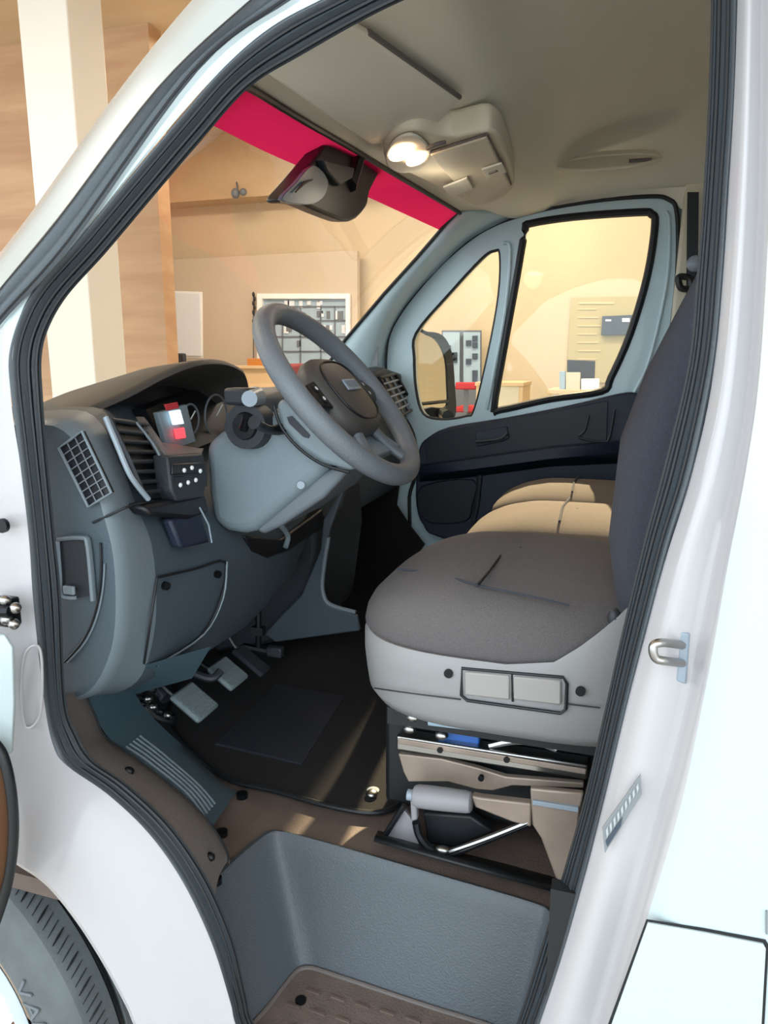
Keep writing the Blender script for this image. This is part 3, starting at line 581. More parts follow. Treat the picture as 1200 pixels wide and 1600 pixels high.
# instrument cluster and hood
cl = MB().prism([X(228, 640, -.84), X(300, 610, -.90), X(385, 600, -.90), X(400, 640, -.88), X(372, 676, -.84), X(290, 706, -.80), X(252, 690, -.80)], (-.03, 0, 0)).build('instrument_cluster', 'black', db)
def qx(par, nm, m, pts, x, th=-.004, bevel=.001): return MB().prism([X(a_, b_, x) for a_, b_ in pts], (th, 0, 0)).build(nm, m, par, bevel=bevel)
qx(cl, 'display_bezel', 'shroud', [(246, 645), (292, 632), (306, 690), (262, 704)], -.795, -.01)
qx(cl, 'lit_display', 'screen', [(266, 643), (282, 640), (288, 662), (272, 664)], -.785)
qx(cl, 'upper_display', 'redcloth', [(258, 632), (278, 628), (280, 638), (262, 642)], -.785)
qx(cl, 'warning_lamp', 'redlit', [(274, 671), (288, 668), (291, 684), (277, 686)], -.785)
for px, py, r in ((338, 650, .045), (298, 655, .03)):
    c = X(px, py, -.83); MB().tube([c+V((.0, math.cos(a_)*r, math.sin(a_)*r)) for a_ in [2*math.pi*k/24 for k in range(24)]], .0022, closed=True).build('gauge_ring', 'greyframe', cl)
    MB().tube([c, c+V((0, r*.6, r*.5))], .0015).build('gauge_needle', 'symbol', cl)
hA = cr([X(142, 640, -.84), X(200, 615, -.82), X(262, 583, -.80), X(310, 566, -.785), X(352, 566, -.785), X(380, 580, -.79), X(388, 606, -.80)], 6)
hB = [p+V((-.12, .015, -.01)) for p in hA]
hC = [p+V((-.28, .02, -.05)) for p in hA]
hI = [V((p.x-.015, p.y+.004, p.z-.014)) for p in hA]; hJ = [V((p.x-.12, p.y-.0, p.z-.05)) for p in hA]
MB().loft([hJ, hI, [p+V((.002, 0, -.006)) for p in hA], hA, [p+V((-.01, 0, .004)) for p in hA], hB, hC]).build('cluster_hood', 'hoodm', db, sharp=70)
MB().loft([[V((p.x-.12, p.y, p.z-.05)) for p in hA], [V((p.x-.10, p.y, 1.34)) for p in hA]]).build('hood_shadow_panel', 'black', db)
# brownish bezel between vent and cluster
MB().prism([X(225, 650, -.79), X(252, 690, -.78), X(300, 704, -.77), X(320, 700, -.75), X(316, 712, -.73), X(262, 714, -.72), X(240, 680, -.75)], (-.02, 0, 0)).build('cluster_bezel', 'sill', db, bevel=.003)
# knee panel seams, access panel
acc = [X(242, 902, -.700), X(349, 878, -.700), X(343, 935, -.70), X(312, 992, -.715), X(240, 1040, -.73), X(222, 1036, -.73)]
acc = [p+V((.004, 0, 0)) for p in acc]
ap = MB().tube(cr(acc[:1]+[acc[0]*.5+acc[1]*.5]+acc[1:2]+acc[2:4]+acc[4:5], 4), .0022).build('access_panel_seam', 'sealdark', db)
MB().tube(cr([p+V((.002, .003, 0)) for p in acc[1:5]], 4), .002).build('access_panel_rim', 'shroud', db)
MB().tube(cr([acc[0], X(232, 970, -.70)+V((.004, 0, 0)), acc[5]], 4), .002).build('access_panel_edge', 'sealdark', db)
for px, py in ((257, 915), (338, 897)): 
    p = X(px, py, -.698); MB().cyl(p, p+V((.007, -.002, 0)), .007, n=12).build('panel_screw', 'screw', db)
# column opening and right part of the knee panel
MB().prism([X(384, 838, -.70), X(440, 842, -.70), X(505, 795, -.71), X(505, 825, -.71), X(450, 862, -.70), X(420, 872, -.70), X(395, 862, -.70)], (-.03, 0, 0)).build('column_opening', 'black', db, bevel=.004)
MB().tube(cr([X(440, 822, -.69), X(450, 838, -.69), X(446, 855, -.69)], 4), .006).build('column_bracket', 'shroud', db)
# passenger end vents, centre stack
MB().prism([X(566, 592, -.78), X(600, 574, -.79), X(628, 584, -.78), X(652, 640, -.765), X(654, 700, -.755), X(640, 736, -.755), X(604, 722, -.75), X(572, 660, -.76)], (-.06, 0, 0)).build('vent_pod', 'dash2', db, bevel=.008)
q = [X(592, 590, -.755), X(618, 584, -.775), X(648, 638, -.745), X(622, 652, -.725)]
pv = grille(db, q, 3, 6, .004, .006, 'dash2', 'silver', (-.04, 0, 0), 'air_vent')
cs = MB().prism([V((-.80, .88, 1.42)), V((-.745, .88, 1.30)), V((-.735, .90, 1.05)), V((-.77, .90, .80)), V((-1.05, .90, .72)), V((-1.05, .88, 1.42))], (0, .36, 0)).build('centre_stack', 'dash2', db, bevel=.012)
qx(cs, 'radio_panel', 'black', [(452, 604), (478, 588), (500, 640), (470, 660)], -.74, -.01)
for k in range(2):
    q = [X(452+k*22, 596-k*4, -.79), X(472+k*22, 592-k*4, -.79), X(480+k*22, 612-k*4, -.775), X(462+k*22, 618-k*4, -.775)]
    grille(db, q, 1, 5, .003, .004, 'dash2', 'greyframe', (-.03, 0, 0), 'air_vent')
MB().tube(cr([X(600, 640, -.73), X(625, 668, -.72), X(640, 690, -.73), X(650, 660, -.74), X(646, 640, -.74)], 5), .006).build('vent_pod_rim', 'hoodm', db)
# lower side panel by the column (blue-grey)
MB().prism([X(488, 742, -.72), X(530, 735, -.74), X(545, 760, -.74), X(540, 790, -.74), X(508, 812, -.73), X(478, 770, -.72)], (-.03, 0, 0)).build('side_fascia', 'dash', db, bevel=.006)
MB().prism(YS([(545, 745), (514, 830), (503, 920), (511, 945), (558, 963), (562, 986), (430, 1004), (412, 990), (470, 930), (500, 860), (505, 812)], .862), (0, .014, 0)).build('tunnel_trim', 'dash', db, bevel=.004)
MB().tube(cr(YS([(513, 840), (504, 900), (505, 928), (516, 945), (556, 957)], .858), 5), .006).build('tunnel_lip', 'band', db)
tag(MB().prism(cr([X(452, 578, -.86), X(470, 571, -.88), X(520, 571, -.88), X(532, 585, -.86), X(500, 592, -.84), X(462, 600, -.83)], 3, True), (-.06, 0, .004)).build('red_folder', 'redcloth', None, bevel=.004), 'red cover lying on top of the centre of the dashboard', 'folder')

# ================================================================== STEERING
SC = V((-.515, .50, 1.452)); dv = V((.252, 0, -.298)).normalized(); nrm = V((.298, 0, .252)).normalized(); ey = V((0, 1, 0))
sc_ = thing('steering_column', 'light grey plastic steering column shroud with ignition switch and stalks', 'steering column', (-.7, .5, 1.2))
def sec(c, w_, h_, ax, n=24, e=3.2):
    a_ = ax.normalized(); u = ey; v = a_.cross(u).normalized(); out = []
    for k in range(n):
        t = 2*math.pi*k/n; ct, st_ = math.cos(t), math.sin(t)
        out.append(c+u*w_*math.copysign(abs(ct)**(2/e), ct)+v*h_*math.copysign(abs(st_)**(2/e), st_))
    return out
ax = nrm
def slabY(px, y0, y1, ins=.0): return MB().prism(YS(px, y0), (0, y1-y0, 0))
slabY([(317, 694), (340, 676), (368, 664), (420, 648), (462, 640), (500, 690), (520, 722), (498, 748), (398, 832), (378, 836), (352, 832), (330, 818), (322, 770)], .400, .60).build('column_shroud', 'shroud', sc_, bevel=.022, seg=4)
slabY([(396, 826), (498, 744), (535, 722), (552, 726), (530, 752), (506, 778), (440, 822), (410, 836)], .414, .585).build('lower_shroud', 'greyframe', sc_, bevel=.008, seg=3)
MB().tube([SC-ax*.16, SC-ax*.035], .06, n=24).build('upper_shroud', 'dash', sc_)
slabY([(430, 632), (440, 622), (470, 640), (520, 690), (566, 722), (548, 737), (505, 724), (468, 700), (440, 668)], .375, .62).build('column_collar', 'shroud', sc_, bevel=.010, seg=3)
MB().tube(cr(YS([(428, 634), (440, 668), (468, 701), (505, 726), (546, 738)], .376), 5), .003).build('collar_gap', 'sealdark', sc_)
slabY([(448, 652), (456, 650), (484, 680), (482, 685), (474, 683), (452, 662)], .373, .378).build('collar_slot', 'dash2', sc_)
MB().cyl(Y(470, 758, .405), Y(470, 758, .396), .007).build('shroud_screw', 'silver', sc_)
# ignition
ig = Y(388, 668, .385)
t_ = MB().tube([ig+V((0, .03, 0)), ig+V((0, -.012, .003))], [.042, .040], n=24).build('ignition_switch', 'dash2', sc_)
MB().tube([ig+V((0, -.010, .003)), ig+V((0, -.018, .003))], [.026, .022], n=20).build('key_slot', 'black', t_)
MB().tube([ig+V((0, -.016, .0)), ig+V((.012, -.028, .022))], [.010, .007], n=10).build('key_tab', 'screw', t_)
rg = MB().tube([ig+V((.015, -.02, .052)), ig+V((.0, .03, .052))], [.014, .020], n=16).build('trip_button', 'silver', sc_)
MB().box(ig+V((-.012, .0, .055)), (.05, .04, .03)).build('stalk_housing', 'dash2', sc_, bevel=.006)
MB().tube(cr([SC-ax*.075+V((0, -.06, .0)), SC-ax*.08+V((-.01, -.13, .0)), SC-ax*.07+V((-.02, -.19, .012))], 5), [.010]*5+[.008]*5+[.012], n=10).build('indicator_stalk', 'black', sc_)
MB().tube(cr([SC-ax*.075+V((0, .06, .0)), SC-ax*.08+V((-.01, .13, .0)), SC-ax*.07+V((-.02, .19, .01))], 5), [.010]*5+[.008]*5+[.012], n=10).build('wiper_stalk', 'black', sc_)
sw_ = thing('steering_wheel', 'grey leather-rimmed steering wheel with dark hub and silver emblem', 'steering wheel', SC)
R0 = .190
def wp(r, a_, h=0): return SC+dv*(-math.cos(a_)*r)+ey*(math.sin(a_)*r)+nrm*h
MB().tube([wp(R0, 2*math.pi*k/72, .012) for k in range(72)], .0198, n=16, closed=True).build('rim', 'wheelrim', sw_, sharp=80)
# hub
rows = []
for s_, h_ in ((.55, -.035), (.9, -.02), (1.0, .0), (.97, .015), (.86, .026), (.6, .034), (.02, .037)):
    rows.append([wp(1, 0)*0+SC+ey*(math.copysign(abs(math.cos(t))**.7, math.cos(t))*.100*s_)+dv*(math.copysign(abs(math.sin(t))**.75, math.sin(t))*.088*s_+.006)+nrm*h_ for t in [2*math.pi*k/32 for k in range(32)]])
hub = MB().loft(rows, cu=True).build('hub', 'hoodm', sw_, sharp=60)
MB().prism([SC+ey*a_+dv*b_+nrm*.036 for a_, b_ in ((-.030, -.012), (.030, -.012), (.034, .012), (-.034, .012))], nrm*.004).build('emblem', 'silver', hub, bevel=.003)
MB().tube([SC+ey*(math.copysign(abs(math.cos(t))**.7, math.cos(t))*.078)+dv*(math.copysign(abs(math.sin(t))**.75, math.sin(t))*.066+.006)+nrm*.0305 for t in [2*math.pi*k/40 for k in range(40)]], .0022, closed=True).build('horn_groove', 'sealdark', hub)
g = MB()
for i in range(4):
    for dx in (-.004, .004): g.prism([SC+ey*(-.022+i*.0145+dx+a_)+dv*b_+nrm*.040 for a_, b_ in ((-.0012, -.007), (.0012, -.007), (.0012, .007), (-.0012, .007))], nrm*.001)
g.build('emblem_letters', 'greyframe', hub)
def spoke(a0, a1, w0, w1, hook=0):
    ct = [wp(.05+(R0-.05)*t, a0+(a1-a0)*t, .010-.008*math.sin(t*math.pi)) for t in [i/8 for i in range(9)]]
    rows = []
    for i, p in enumerate(ct):
        t = i/8; wd = w0*(1-t)+w1*t; tg = (ct[min(i+1, 8)]-ct[max(i-1, 0)]).normalized(); sd_ = tg.cross(nrm).normalized()
        rows.append([p+sd_*wd*math.cos(k*math.pi/5)+nrm*.009*math.sin(k*math.pi/5) for k in range(10)])
    return MB().loft(rows, cu=True)
sp1 = spoke(math.radians(-95), math.radians(-90), .034, .020).build('spoke', 'dash', sw_); sp2 = spoke(math.radians(95), math.radians(90), .034, .020).build('spoke', 'dash', sw_)
spoke(math.radians(150), math.radians(156), .016, .012).build('spoke', 'wheelrim', sw_); spoke(math.radians(-150), math.radians(-156), .016, .012).build('spoke', 'wheelrim', sw_)
for s_, par in ((-1, sp1), (1, sp2)):
    pod = MB().prism([SC+ey*s_*a_+dv*b_+nrm*.012 for a_, b_ in ((.098, -.028), (.140, -.022), (.150, .0), (.140, .026), (.100, .032))], nrm*.007).build('control_pod', 'black', par, bevel=.003)
    for j in range(2):
        c = SC+ey*s_*(.118+.0*j)+dv*(-.010+.022*j)+nrm*.017
        MB().tube([c, c+nrm*.004], .0095, n=16).build('button', 'black', par)
        MB().tube([c+nrm*.004, c+nrm*.0046], .004, n=10).build('button_symbol', 'symbol', par)

# ================================================================== DRIVER SEAT
ds = thing('driver_seat', 'charcoal fabric driver seat with grey plastic base trim', 'seat', (-.15, .5, FZ))
def se(t, e): c, s_ = math.cos(t), math.sin(t); return math.copysign(abs(c)**(2/e), c), math.copysign(abs(s_)**(2/e), s_)
def cushion(cx, cy, hx, hy, z0, z1, zc, n=56, e=3.0, front=0, side=0.012):
    rows = []
    lv = [(.90, z0-.01), (.95, z0), (.99, z0+.3*(z1-z0)), (1.0, z0+.5*(z1-z0)), (.985, z0+.72*(z1-z0)), (.95, z0+.88*(z1-z0)), (.89, z1), (.80, z1+.35*zc), (.62, z1+.7*zc), (.40, z1+.9*zc), (.2, z1+zc), (.01, z1+zc)]
    for s_, z in lv:
        row = []
        for k in range(n):
            a_, b_ = se(2*math.pi*k/n, e); x = cx+hx*a_*s_; y = cy+hy*b_*s_
            u = (x-(cx-hx))/(2*hx); f_ = max(0, .35-u)/.35
            zz = z-front*f_*f_*max(0, (z-z0)/(z1-z0))
            row.append(V((x, y, zz)))
        rows.append(row)
    return MB().loft(rows, cu=True)
c = cushion(-.165, .505, .262, .262, 1.035, 1.155, .035, front=.035)
cu = c.build('cushion', 'fabric', ds, sharp=80)
# seams on the cushion
MB().tube(cr([Z(620, 889, 1.160), Z(680, 896, 1.170), Z(745, 914, 1.175), Z(830, 932, 1.173), Z(890, 946, 1.168)], 6), .0018).build('bolster_seam', 'fabric2', cu)
MB().tube([Z(746, 915, 1.179), Z(764, 892, 1.186), Z(781, 868, 1.19)], .0025).build('cross_seam', 'sealdark', cu)
# base trim
rows = []
for s_, z, up in ((.86, .950, 0), (.94, .955, 0), (.985, .975, 0), (1.0, 1.005, .1), (1.012, 1.04, .4), (1.012, 1.068, .8), (.995, 1.078, 1), (.96, 1.075, 1)):
    row = []
    for k in range(64):
        a_, b_ = se(2*math.pi*k/64, 3.4); x = -.145+.272*a_*s_; y = .505+.272*b_*s_
        r_ = max(0, (x+.10)/.11); row.append(V((x, y, z+up*.09*min(1.5, r_)**1.3)))
    rows.append(row)
bt = MB().loft(rows, cu=True).build('base_trim', 'seatplastic', ds, sharp=50)
def YY(px, py): return Y(px, py, .2305)
pnl = [YY(722, 1044), YY(880, 1058), YY(886, 1068), YY(884, 1108), YY(876, 1114), YY(730, 1094), YY(721, 1086)]
MB().tube([p+V((0, -.001, 0)) for p in pnl], .0025, closed=True).build('insert_groove', 'sealdark', bt)
for x0, x1, ya, yb_ in ((727, 797, 1048, 1054), (803, 877, 1055, 1062)):
    MB().prism([YY(x0, ya), YY(x1, yb_), YY(x1, yb_+38), YY(x0, ya+36)], (0, -.005, 0)).build('trim_insert', 'seatbtn', bt, bevel=.003)
MB().tube([YY(800, 1052), YY(801, 1096)], .0018).build('insert_divider', 'sealdark', bt)
MB().tube(cr([Y(585, 1075, .26), YY(640, 1083), YY(720, 1093)], 4), .0012).build('trim_crease', 'sealdark', bt)
MB().tube([YY(885, 1100), YY(938, 1106)], .0012).build('trim_crease', 'sealdark', bt)
for px, py in ((701, 1052), (907, 1080)): 
    p = YY(px, py); MB().cyl(p+V((0, .006, 0)), p+V((0, -.003, 0)), .007, n=14).build('trim_screw', 'screw', bt)
# backrest
bk = [(1.08, .08, .07, .225), (1.14, .075, .075, .235), (1.25, .065, .085, .245), (1.38, .075, .088, .252), (1.50, .108, .085, .252), (1.62, .150, .075, .245), (1.74, .195, .065, .225), (1.80, .215, .055, .20), (1.83, .225, .03, .17)]
rows = []
for z, x, hx, hy in bk:
    row = []
    for k in range(40):
        a_, b_ = se(2*math.pi*k/40, 3.2); xx = x+hx*a_
        if a_ < 0: xx -= .018*abs(b_)**2-.008
        row.append(V((xx, .505+hy*b_, z)))
    rows.append(row)
b = MB(); b.loft([cr(r, 1, True) for r in rows], cu=True); b.f.append(list(range(40))); b.f.append([8*40+k for k in range(40)])
br = b.build('backrest', 'fabric2', ds, sharp=80)
hr_ = cushion(.26, .505, .05, .12, 1.87, 2.0, .02, e=3).build('headrest', 'fabric2', ds, sharp=80)
for dy in (-.05, .05): MB().tube([V((.235, .505+dy, 1.78)), V((.255, .505+dy, 1.90))], .007).build('headrest_post', 'metal', ds)
MB().sphere(Y(960, 965, .255), (.010, .010, .014)).build('recliner_cap', 'dash2', ds)
# under-seat frame
uf = ds
def bar(nm, m, a_, b_, h, th, y0, par, bevel=.003):
    p = [Y(a_[0], a_[1], y0), Y(b_[0], b_[1], y0)]; return MB().prism([p[0], p[1], p[1]-V((0, 0, h)), p[0]-V((0, 0, h))], (0, th, 0)).build(nm, m, par, bevel=bevel)
bar('upper_rail', 'metal', (619, 1150), (918, 1196), .026, .03, .30, uf)
bar('upper_rail_slot', 'tan', (622, 1154), (916, 1202), .010, .003, .296, uf)
MB().prism(YS([(622, 1178), (690, 1186), (745, 1200), (790, 1214), (912, 1224), (912, 1232), (800, 1228), (770, 1236), (745, 1234), (700, 1222), (638, 1222), (630, 1206)], .31), (0, .012, 0)).build('side_plate', 'tan', uf, bevel=.002)
MB().box((-.15, .52, .84), (.44, .36, .20)).build('suspension_box', 'sealdark', uf, bevel=.01)
MB().box((-.15, .505, .935), (.40, .42, .03)).build('seat_pan', 'sealdark', uf)
MB().tube(cr(YS([(765, 1165), (800, 1158), (840, 1160), (870, 1170)], .31), 6), .006, flat=1).build('spring_loop', 'metal', uf)
MB().tube([Y(670, 1127, .30), Y(765, 1138, .30)], .007).build('cross_tube', 'bluewin', uf)
MB().box(Y(718, 1150, .325), (.07, .02, .022)).build('blue_slider', 'blue', uf, bevel=.003)
for px, py in ((645, 1120), (640, 1138), (690, 1148)): MB().sphere(Y(px, py, .30), (.012, .01, .008), 8, 6).build('clip', 'metal', uf)
for px, py in ((688, 1171), (792, 1186), (752, 1215)): screwat('rail_bolt', Y(px, py, .297), (0, -1, 0), .005, 'screw', uf)
bar('floor_bracket', 'metal', (735, 1342), (895, 1378), .012, .03, .30, uf)
MB().loft([YS([(584, 1312), (700, 1345), (870, 1392)], .235), YS([(590, 1300), (700, 1330), (880, 1375)], .30)]).build('floor_flange', 'sealdark', uf, solid=.006)
MB().prism(YS([(600, 1305), (628, 1262), (650, 1290), (655, 1322)], .28), (0, .01, 0)).build('corner_plate', 'grip', uf, bevel=.002)
MB().tube(YS([(603, 1303), (632, 1258)], .27), .005).build('edge_tube', 'black', uf)
# handbrake
hb = thing('handbrake_lever', 'handbrake lever with grey plastic grip lying beside the seat base', 'handbrake', Y(760, 1340, .27))
g0, g1 = Y(646, 1243, .26), Y(738, 1254, .26)
MB().tube([g0*(1-t)+g1*t for t in (0, .02, .08, .3, .6, .9, .97, 1)], [.012, .016, .0185, .019, .0185, .0175, .016, .012], n=18).build('grip', 'grip', hb)
MB().tube([g0-V((.010, 0, 0)), g0], .009, n=12).build('release_button', 'silver', hb)
MB().prism(YS([(640, 1240), (650, 1244), (652, 1282), (642, 1284)], .262), (0, .014, 0)).build('grip_flange', 'grip', hb, bevel=.003)
MB().prism(YS([(736, 1244), (752, 1247), (830, 1256), (830, 1293), (800, 1285), (742, 1262)], .258), (0, .016, 0)).build('lever_arm', 'tan', hb, bevel=.003)
MB().prism(YS([(828, 1232), (912, 1240), (905, 1276), (896, 1400), (868, 1372), (845, 1310), (832, 1290)], .25), (0, .012, 0)).build('mount_plate', 'tan', hb, bevel=.003)
MB().prism(YS([(832, 1251), (904, 1262), (904, 1270), (832, 1258)], .245), (0, .006, 0)).build('mount_lip', 'silver', hb, bevel=.001)
MB().tube(cr(YS([(650, 1285), (655, 1305), (672, 1325), (700, 1334), (760, 1312), (828, 1285)], .27), 6), .007).build('guard_tube', 'black', hb)
MB().tube(cr(YS([(703, 1330), (760, 1310), (825, 1284)], .262), 6), .0045).build('guard_highlight_rod', 'metal', hb)
MB().sphere(Y(692, 1328, .262), (.014, .008, .007), 10, 6).build('pivot', 'metal', hb)
MB().prism(YS([(660, 1270), (735, 1275), (770, 1300), (710, 1325), (668, 1318)], .30), (0, .02, 0)).build('ratchet_cover', 'sealdark', hb, bevel=.004)

# ================================================================== PASSENGER BENCH
for i, (cy0, lb_) in enumerate(((1.06, 'middle fabric seat of the passenger bench, next to the driver seat'), (1.47, 'outer fabric seat of the passenger bench, next to the far door'))):
    t = thing('passenger_seat', lb_, 'seat', (-.1, cy0, FZ))
    cu2 = cushion(-.10, cy0, .27, .20, 1.04, 1.135, .025, e=4, front=.03).build('cushion', 'bench', t, sharp=80)
    MB().tube([V((-.13, cy0-.15, 1.156)), V((-.135, cy0, 1.162)), V((-.13, cy0+.15, 1.156))], .003).build('cross_seam', 'fabric2', cu2)
    rows = []
    for z, x, hx, hy in [(1.1, .20, .06, .19), (1.25, .20, .07, .2), (1.5, .25, .07, .2), (1.7, .31, .06, .19), (1.76, .33, .03, .15)]:
        rows.append([V((x+hx*se(2*math.pi*k/28, 3.4)[0], cy0+hy*se(2*math.pi*k/28, 3.4)[1], z)) for k in range(28)])
    b = MB().loft(rows, cu=True); b.f.append(list(range(28))); b.f.append([4*28+k for k in range(28)]); b.build('backrest', 'fabric2', t, sharp=80)
    MB().box((-.08, cy0, .86), (.40, .36, .34)).build('seat_box', 'sealdark', t, bevel=.02)

# ================================================================== PASSENGER DOOR SIDE
PY = 1.80
pd = thing('passenger_door', 'far side passenger door with white window frame and navy door card', 'door', (-.4, PY, .8))
seal = [(640, 790), (648, 745), (650, 700), (640, 665), (615, 630), (604, 600), (603, 550), (612, 512), (645, 462), (700, 402), (760, 357), (830, 332), (920, 315), (1010, 307), (1044, 311), (1058, 335), (1058, 430), (1046, 540), (1030, 640), (1010, 800), (1000, 960), (800, 960), (660, 900)]
dq = cr(YS(seal, PY), 5, True)
qg = [(648, 520), (700, 458), (752, 402), (772, 390), (782, 396), (780, 460), (764, 550), (742, 640), (728, 652), (690, 657), (660, 648), (648, 610), (645, 560)]
mg = [(820, 360), (828, 349), (900, 338), (1000, 331), (1018, 334), (1024, 350), (1012, 430), (985, 522), (955, 590), (940, 612), (860, 624), (782, 641), (772, 636), (788, 540), (806, 440)]
qh = cr(YS(qg, PY), 4, True); mh = cr(YS(mg, PY), 4, True)
df = MB().holed(dq, [qh, mh], (0, .06, 0)).build('door_frame', 'paint_in', pd, bevel=.004)
MB().tube([p+V((0, -.002, 0)) for p in dq], .007, closed=True).build('aperture_seal', 'sealdark', pd)
MB().tube([p+V((0, .004, 0)) for p in mh], .013, closed=True).build('window_gasket', 'sealdark', pd)
MB().tube([p+V((0, .01, 0)) for p in qh], .008, closed=True).build('quarter_gasket', 'sealdark', pd)
MB().prism([p+V((0, .03, 0)) for p in mh], (0, .004, 0)).build('window_glass', 'sideglass', pd)
MB().prism([p+V((0, .03, 0)) for p in qh], (0, .004, 0)).build('quarter_glass', 'sideglass', pd)
MB().tube(cr(YS([(787, 380), (797, 390), (790, 480), (770, 590), (760, 640)], PY-.004), 5), .006).build('pillar_rib', 'paint_in', pd)
MB().tube(cr(YS([(1040, 330), (1046, 350), (1042, 440), (1015, 560), (990, 615)], PY-.004), 5), .006).build('frame_rib', 'paint_in', pd)
# door card
dcard = [(655, 700), (668, 684), (700, 668), (780, 655), (880, 636), (965, 616), (992, 614), (1002, 622), (1000, 660), (990, 760), (970, 920), (700, 845), (662, 822), (650, 790), (650, 740)]
cd_ = MB().prism(cr(YS(dcard, PY-.05), 3, True), (0, .05, 0)).build('door_card', 'navy', pd, bevel=.010, seg=3)
MB().prism(YS([(662, 692), (700, 672), (880, 640), (950, 626), (948, 690), (800, 708), (668, 735)], PY-.055), (0, .006, 0)).build('upper_recess', 'navy2', cd_, bevel=.002)
MB().loft([YS([(655, 728), (740, 716), (860, 698), (990, 688)], PY-.05), YS([(655, 730), (740, 718), (860, 702), (985, 690)], PY-.11), YS([(655, 742), (740, 732), (860, 716), (975, 706)], PY-.11), YS([(655, 752), (740, 744), (860, 728), (985, 722)], PY-.05)]).build('armrest', 'navy', cd_, solid=.006)
MB().prism(YS([(742, 676), (792, 666), (796, 684), (786, 690), (745, 698)], PY-.062), (0, .012, 0)).build('handle_recess', 'navy', cd_, bevel=.003)
MB().tube(cr(YS([(744, 690), (780, 686), (793, 676)], PY-.07), 4), .006).build('door_handle', 'dash2', cd_)
MB().tube(cr(YS([(920, 648), (914, 672), (905, 684), (940, 690), (952, 684), (960, 640)], PY-.062), 4), .004).build('pull_pocket_rim', 'dash2', cd_)
MB().prism(cr(YS([(658, 760), (740, 750), (738, 790), (728, 815), (675, 818), (655, 800)], PY-.06), 3, True), (0, .012, 0)).build('map_pocket', 'navy2', cd_, bevel=.004)
MB().tube(YS([(750, 742), (745, 790), (738, 820)], PY-.055), .010).build('pocket_edge', 'dash2', cd_)
# pillar trims and side wall
At = [(490, 600), (540, 530), (600, 459), (650, 404), (700, 346), (716, 330)]
Bt = [(612, 640), (602, 590), (604, 530), (640, 467), (725, 380), (800, 338)]
At3 = [Y(x, y, 1.66) for x, y in At]; Bt3 = [Y(x, y, PY) for x, y in Bt]
pt = thing('pillar_trim', 'pale grey windscreen pillar trim on the passenger side', 'trim', (-.9, 1.7, 1.4))
MB().loft([cr([a_*(1-t)+b_*t+V((.02*math.sin(t*math.pi), -.03*math.sin(t*math.pi), 0)) for a_, b_ in zip(At3, Bt3)], 5) for t in (0, .25, .5, .75, 1)]).build('trim_panel', 'paint_in', pt, solid=.01)
MB().tube([Y(x, y, 1.655) for x, y in At], .006).build('glass_edge', 'sealdark', pt)
MB().prism(YS([(565, 546), (590, 543), (590, 572), (567, 574)], 1.71), (0, .004, 0)).build('speaker_grille', 'decal', pt)
# body side around the far door (rear part)
bs = MB().holed([V((-1.3, PY+.03, .6)), V((1.1, PY+.03, .6)), V((1.1, PY+.03, 2.2)), V((-.3, PY+.03, 2.2)), Y(775, 343, PY+.03), Y(700, 376, PY+.03), Y(638, 442, PY+.03), Y(592, 520, PY+.03), Y(585, 640, PY+.03), V((-1.1, PY+.03, 1.2))], [[V((p.x, PY+.03, p.z)) for p in dq]], (0, .04, 0)).build('far_side_panel', 'paint_in', body)
MB().prism([V((.10, PY-.02, .9)), V((1.1, PY-.02, .9)), V((1.1, PY-.02, 2.1)), V((.13, PY-.02, 2.1))], (0, .04, 0)).build('far_pillar_trim', 'cream2', body, bevel=.01)
MB().box((1.05, .95, 1.4), (.04, 1.8, 1.7)).build('bulkhead', 'cream2', body)
# near-side lower front closing panel between dash end and seal is covered by the dash end
sbt = thing('seat_belt', 'black seat belt with anchor loop on the far door pillar', 'seat belt', Y(1065, 440, PY-.03))
MB().prism(YS([(1074, 300), (1092, 300), (1090, 480), (1068, 640), (1058, 640), (1072, 480)], PY-.06), (0, .004, 0)).build('webbing', 'sealdark', sbt)
MB().tube(cr(YS([(1060, 435), (1066, 432), (1078, 436), (1078, 450), (1064, 450)], PY-.07), 4, True), .010, closed=True).build('anchor_loop', 'black', sbt)
MB().sphere(Y(1086, 412, PY-.07), (.025, .015, .025)).build('anchor_bolt', 'silver', sbt)

# passenger mirror outside
pm = thing('door_mirror', 'black outside mirror of the passenger side, seen through the small front pane', 'mirror', Y(680, 650, 2.05))
mn = V((.78, -.625, 0)); m0 = Y(651, 580, 2.0)
def PM(px, py, o=0): d = ray(px, py); return CAM+d*((m0+mn*o-CAM).dot(mn)/d.dot(mn))
oo = cr([PM(*p) for p in [(650, 522), (668, 518), (692, 524), (706, 550), (711, 600), (711, 652), (680, 652), (650, 640)]], 4, True)
ii = cr([PM(*p) for p in [(651, 527), (668, 524), (684, 534), (696, 560), (699, 600), (698, 634), (676, 636), (653, 630)]], 4, True)
MB().holed(oo, [ii], -mn*.02).build('mirror_bezel', 'black', pm, bevel=.002)
MB().prism([p-mn*.006 for p in ii], -mn*.004).build('mirror_pane', 'mirror', pm)
MB().prism([p-mn*.02 for p in oo], -mn*.06).build('housing', 'black', pm, bevel=.015, seg=3)
MB().tube([PM(653, 632, .002), PM(701, 627, .002)], .006).build('divider', 'black', pm)
MB().tube([PM(690, 645, -.04), Y(700, 650, 1.86)], .022).build('mirror_arm', 'black', pm)

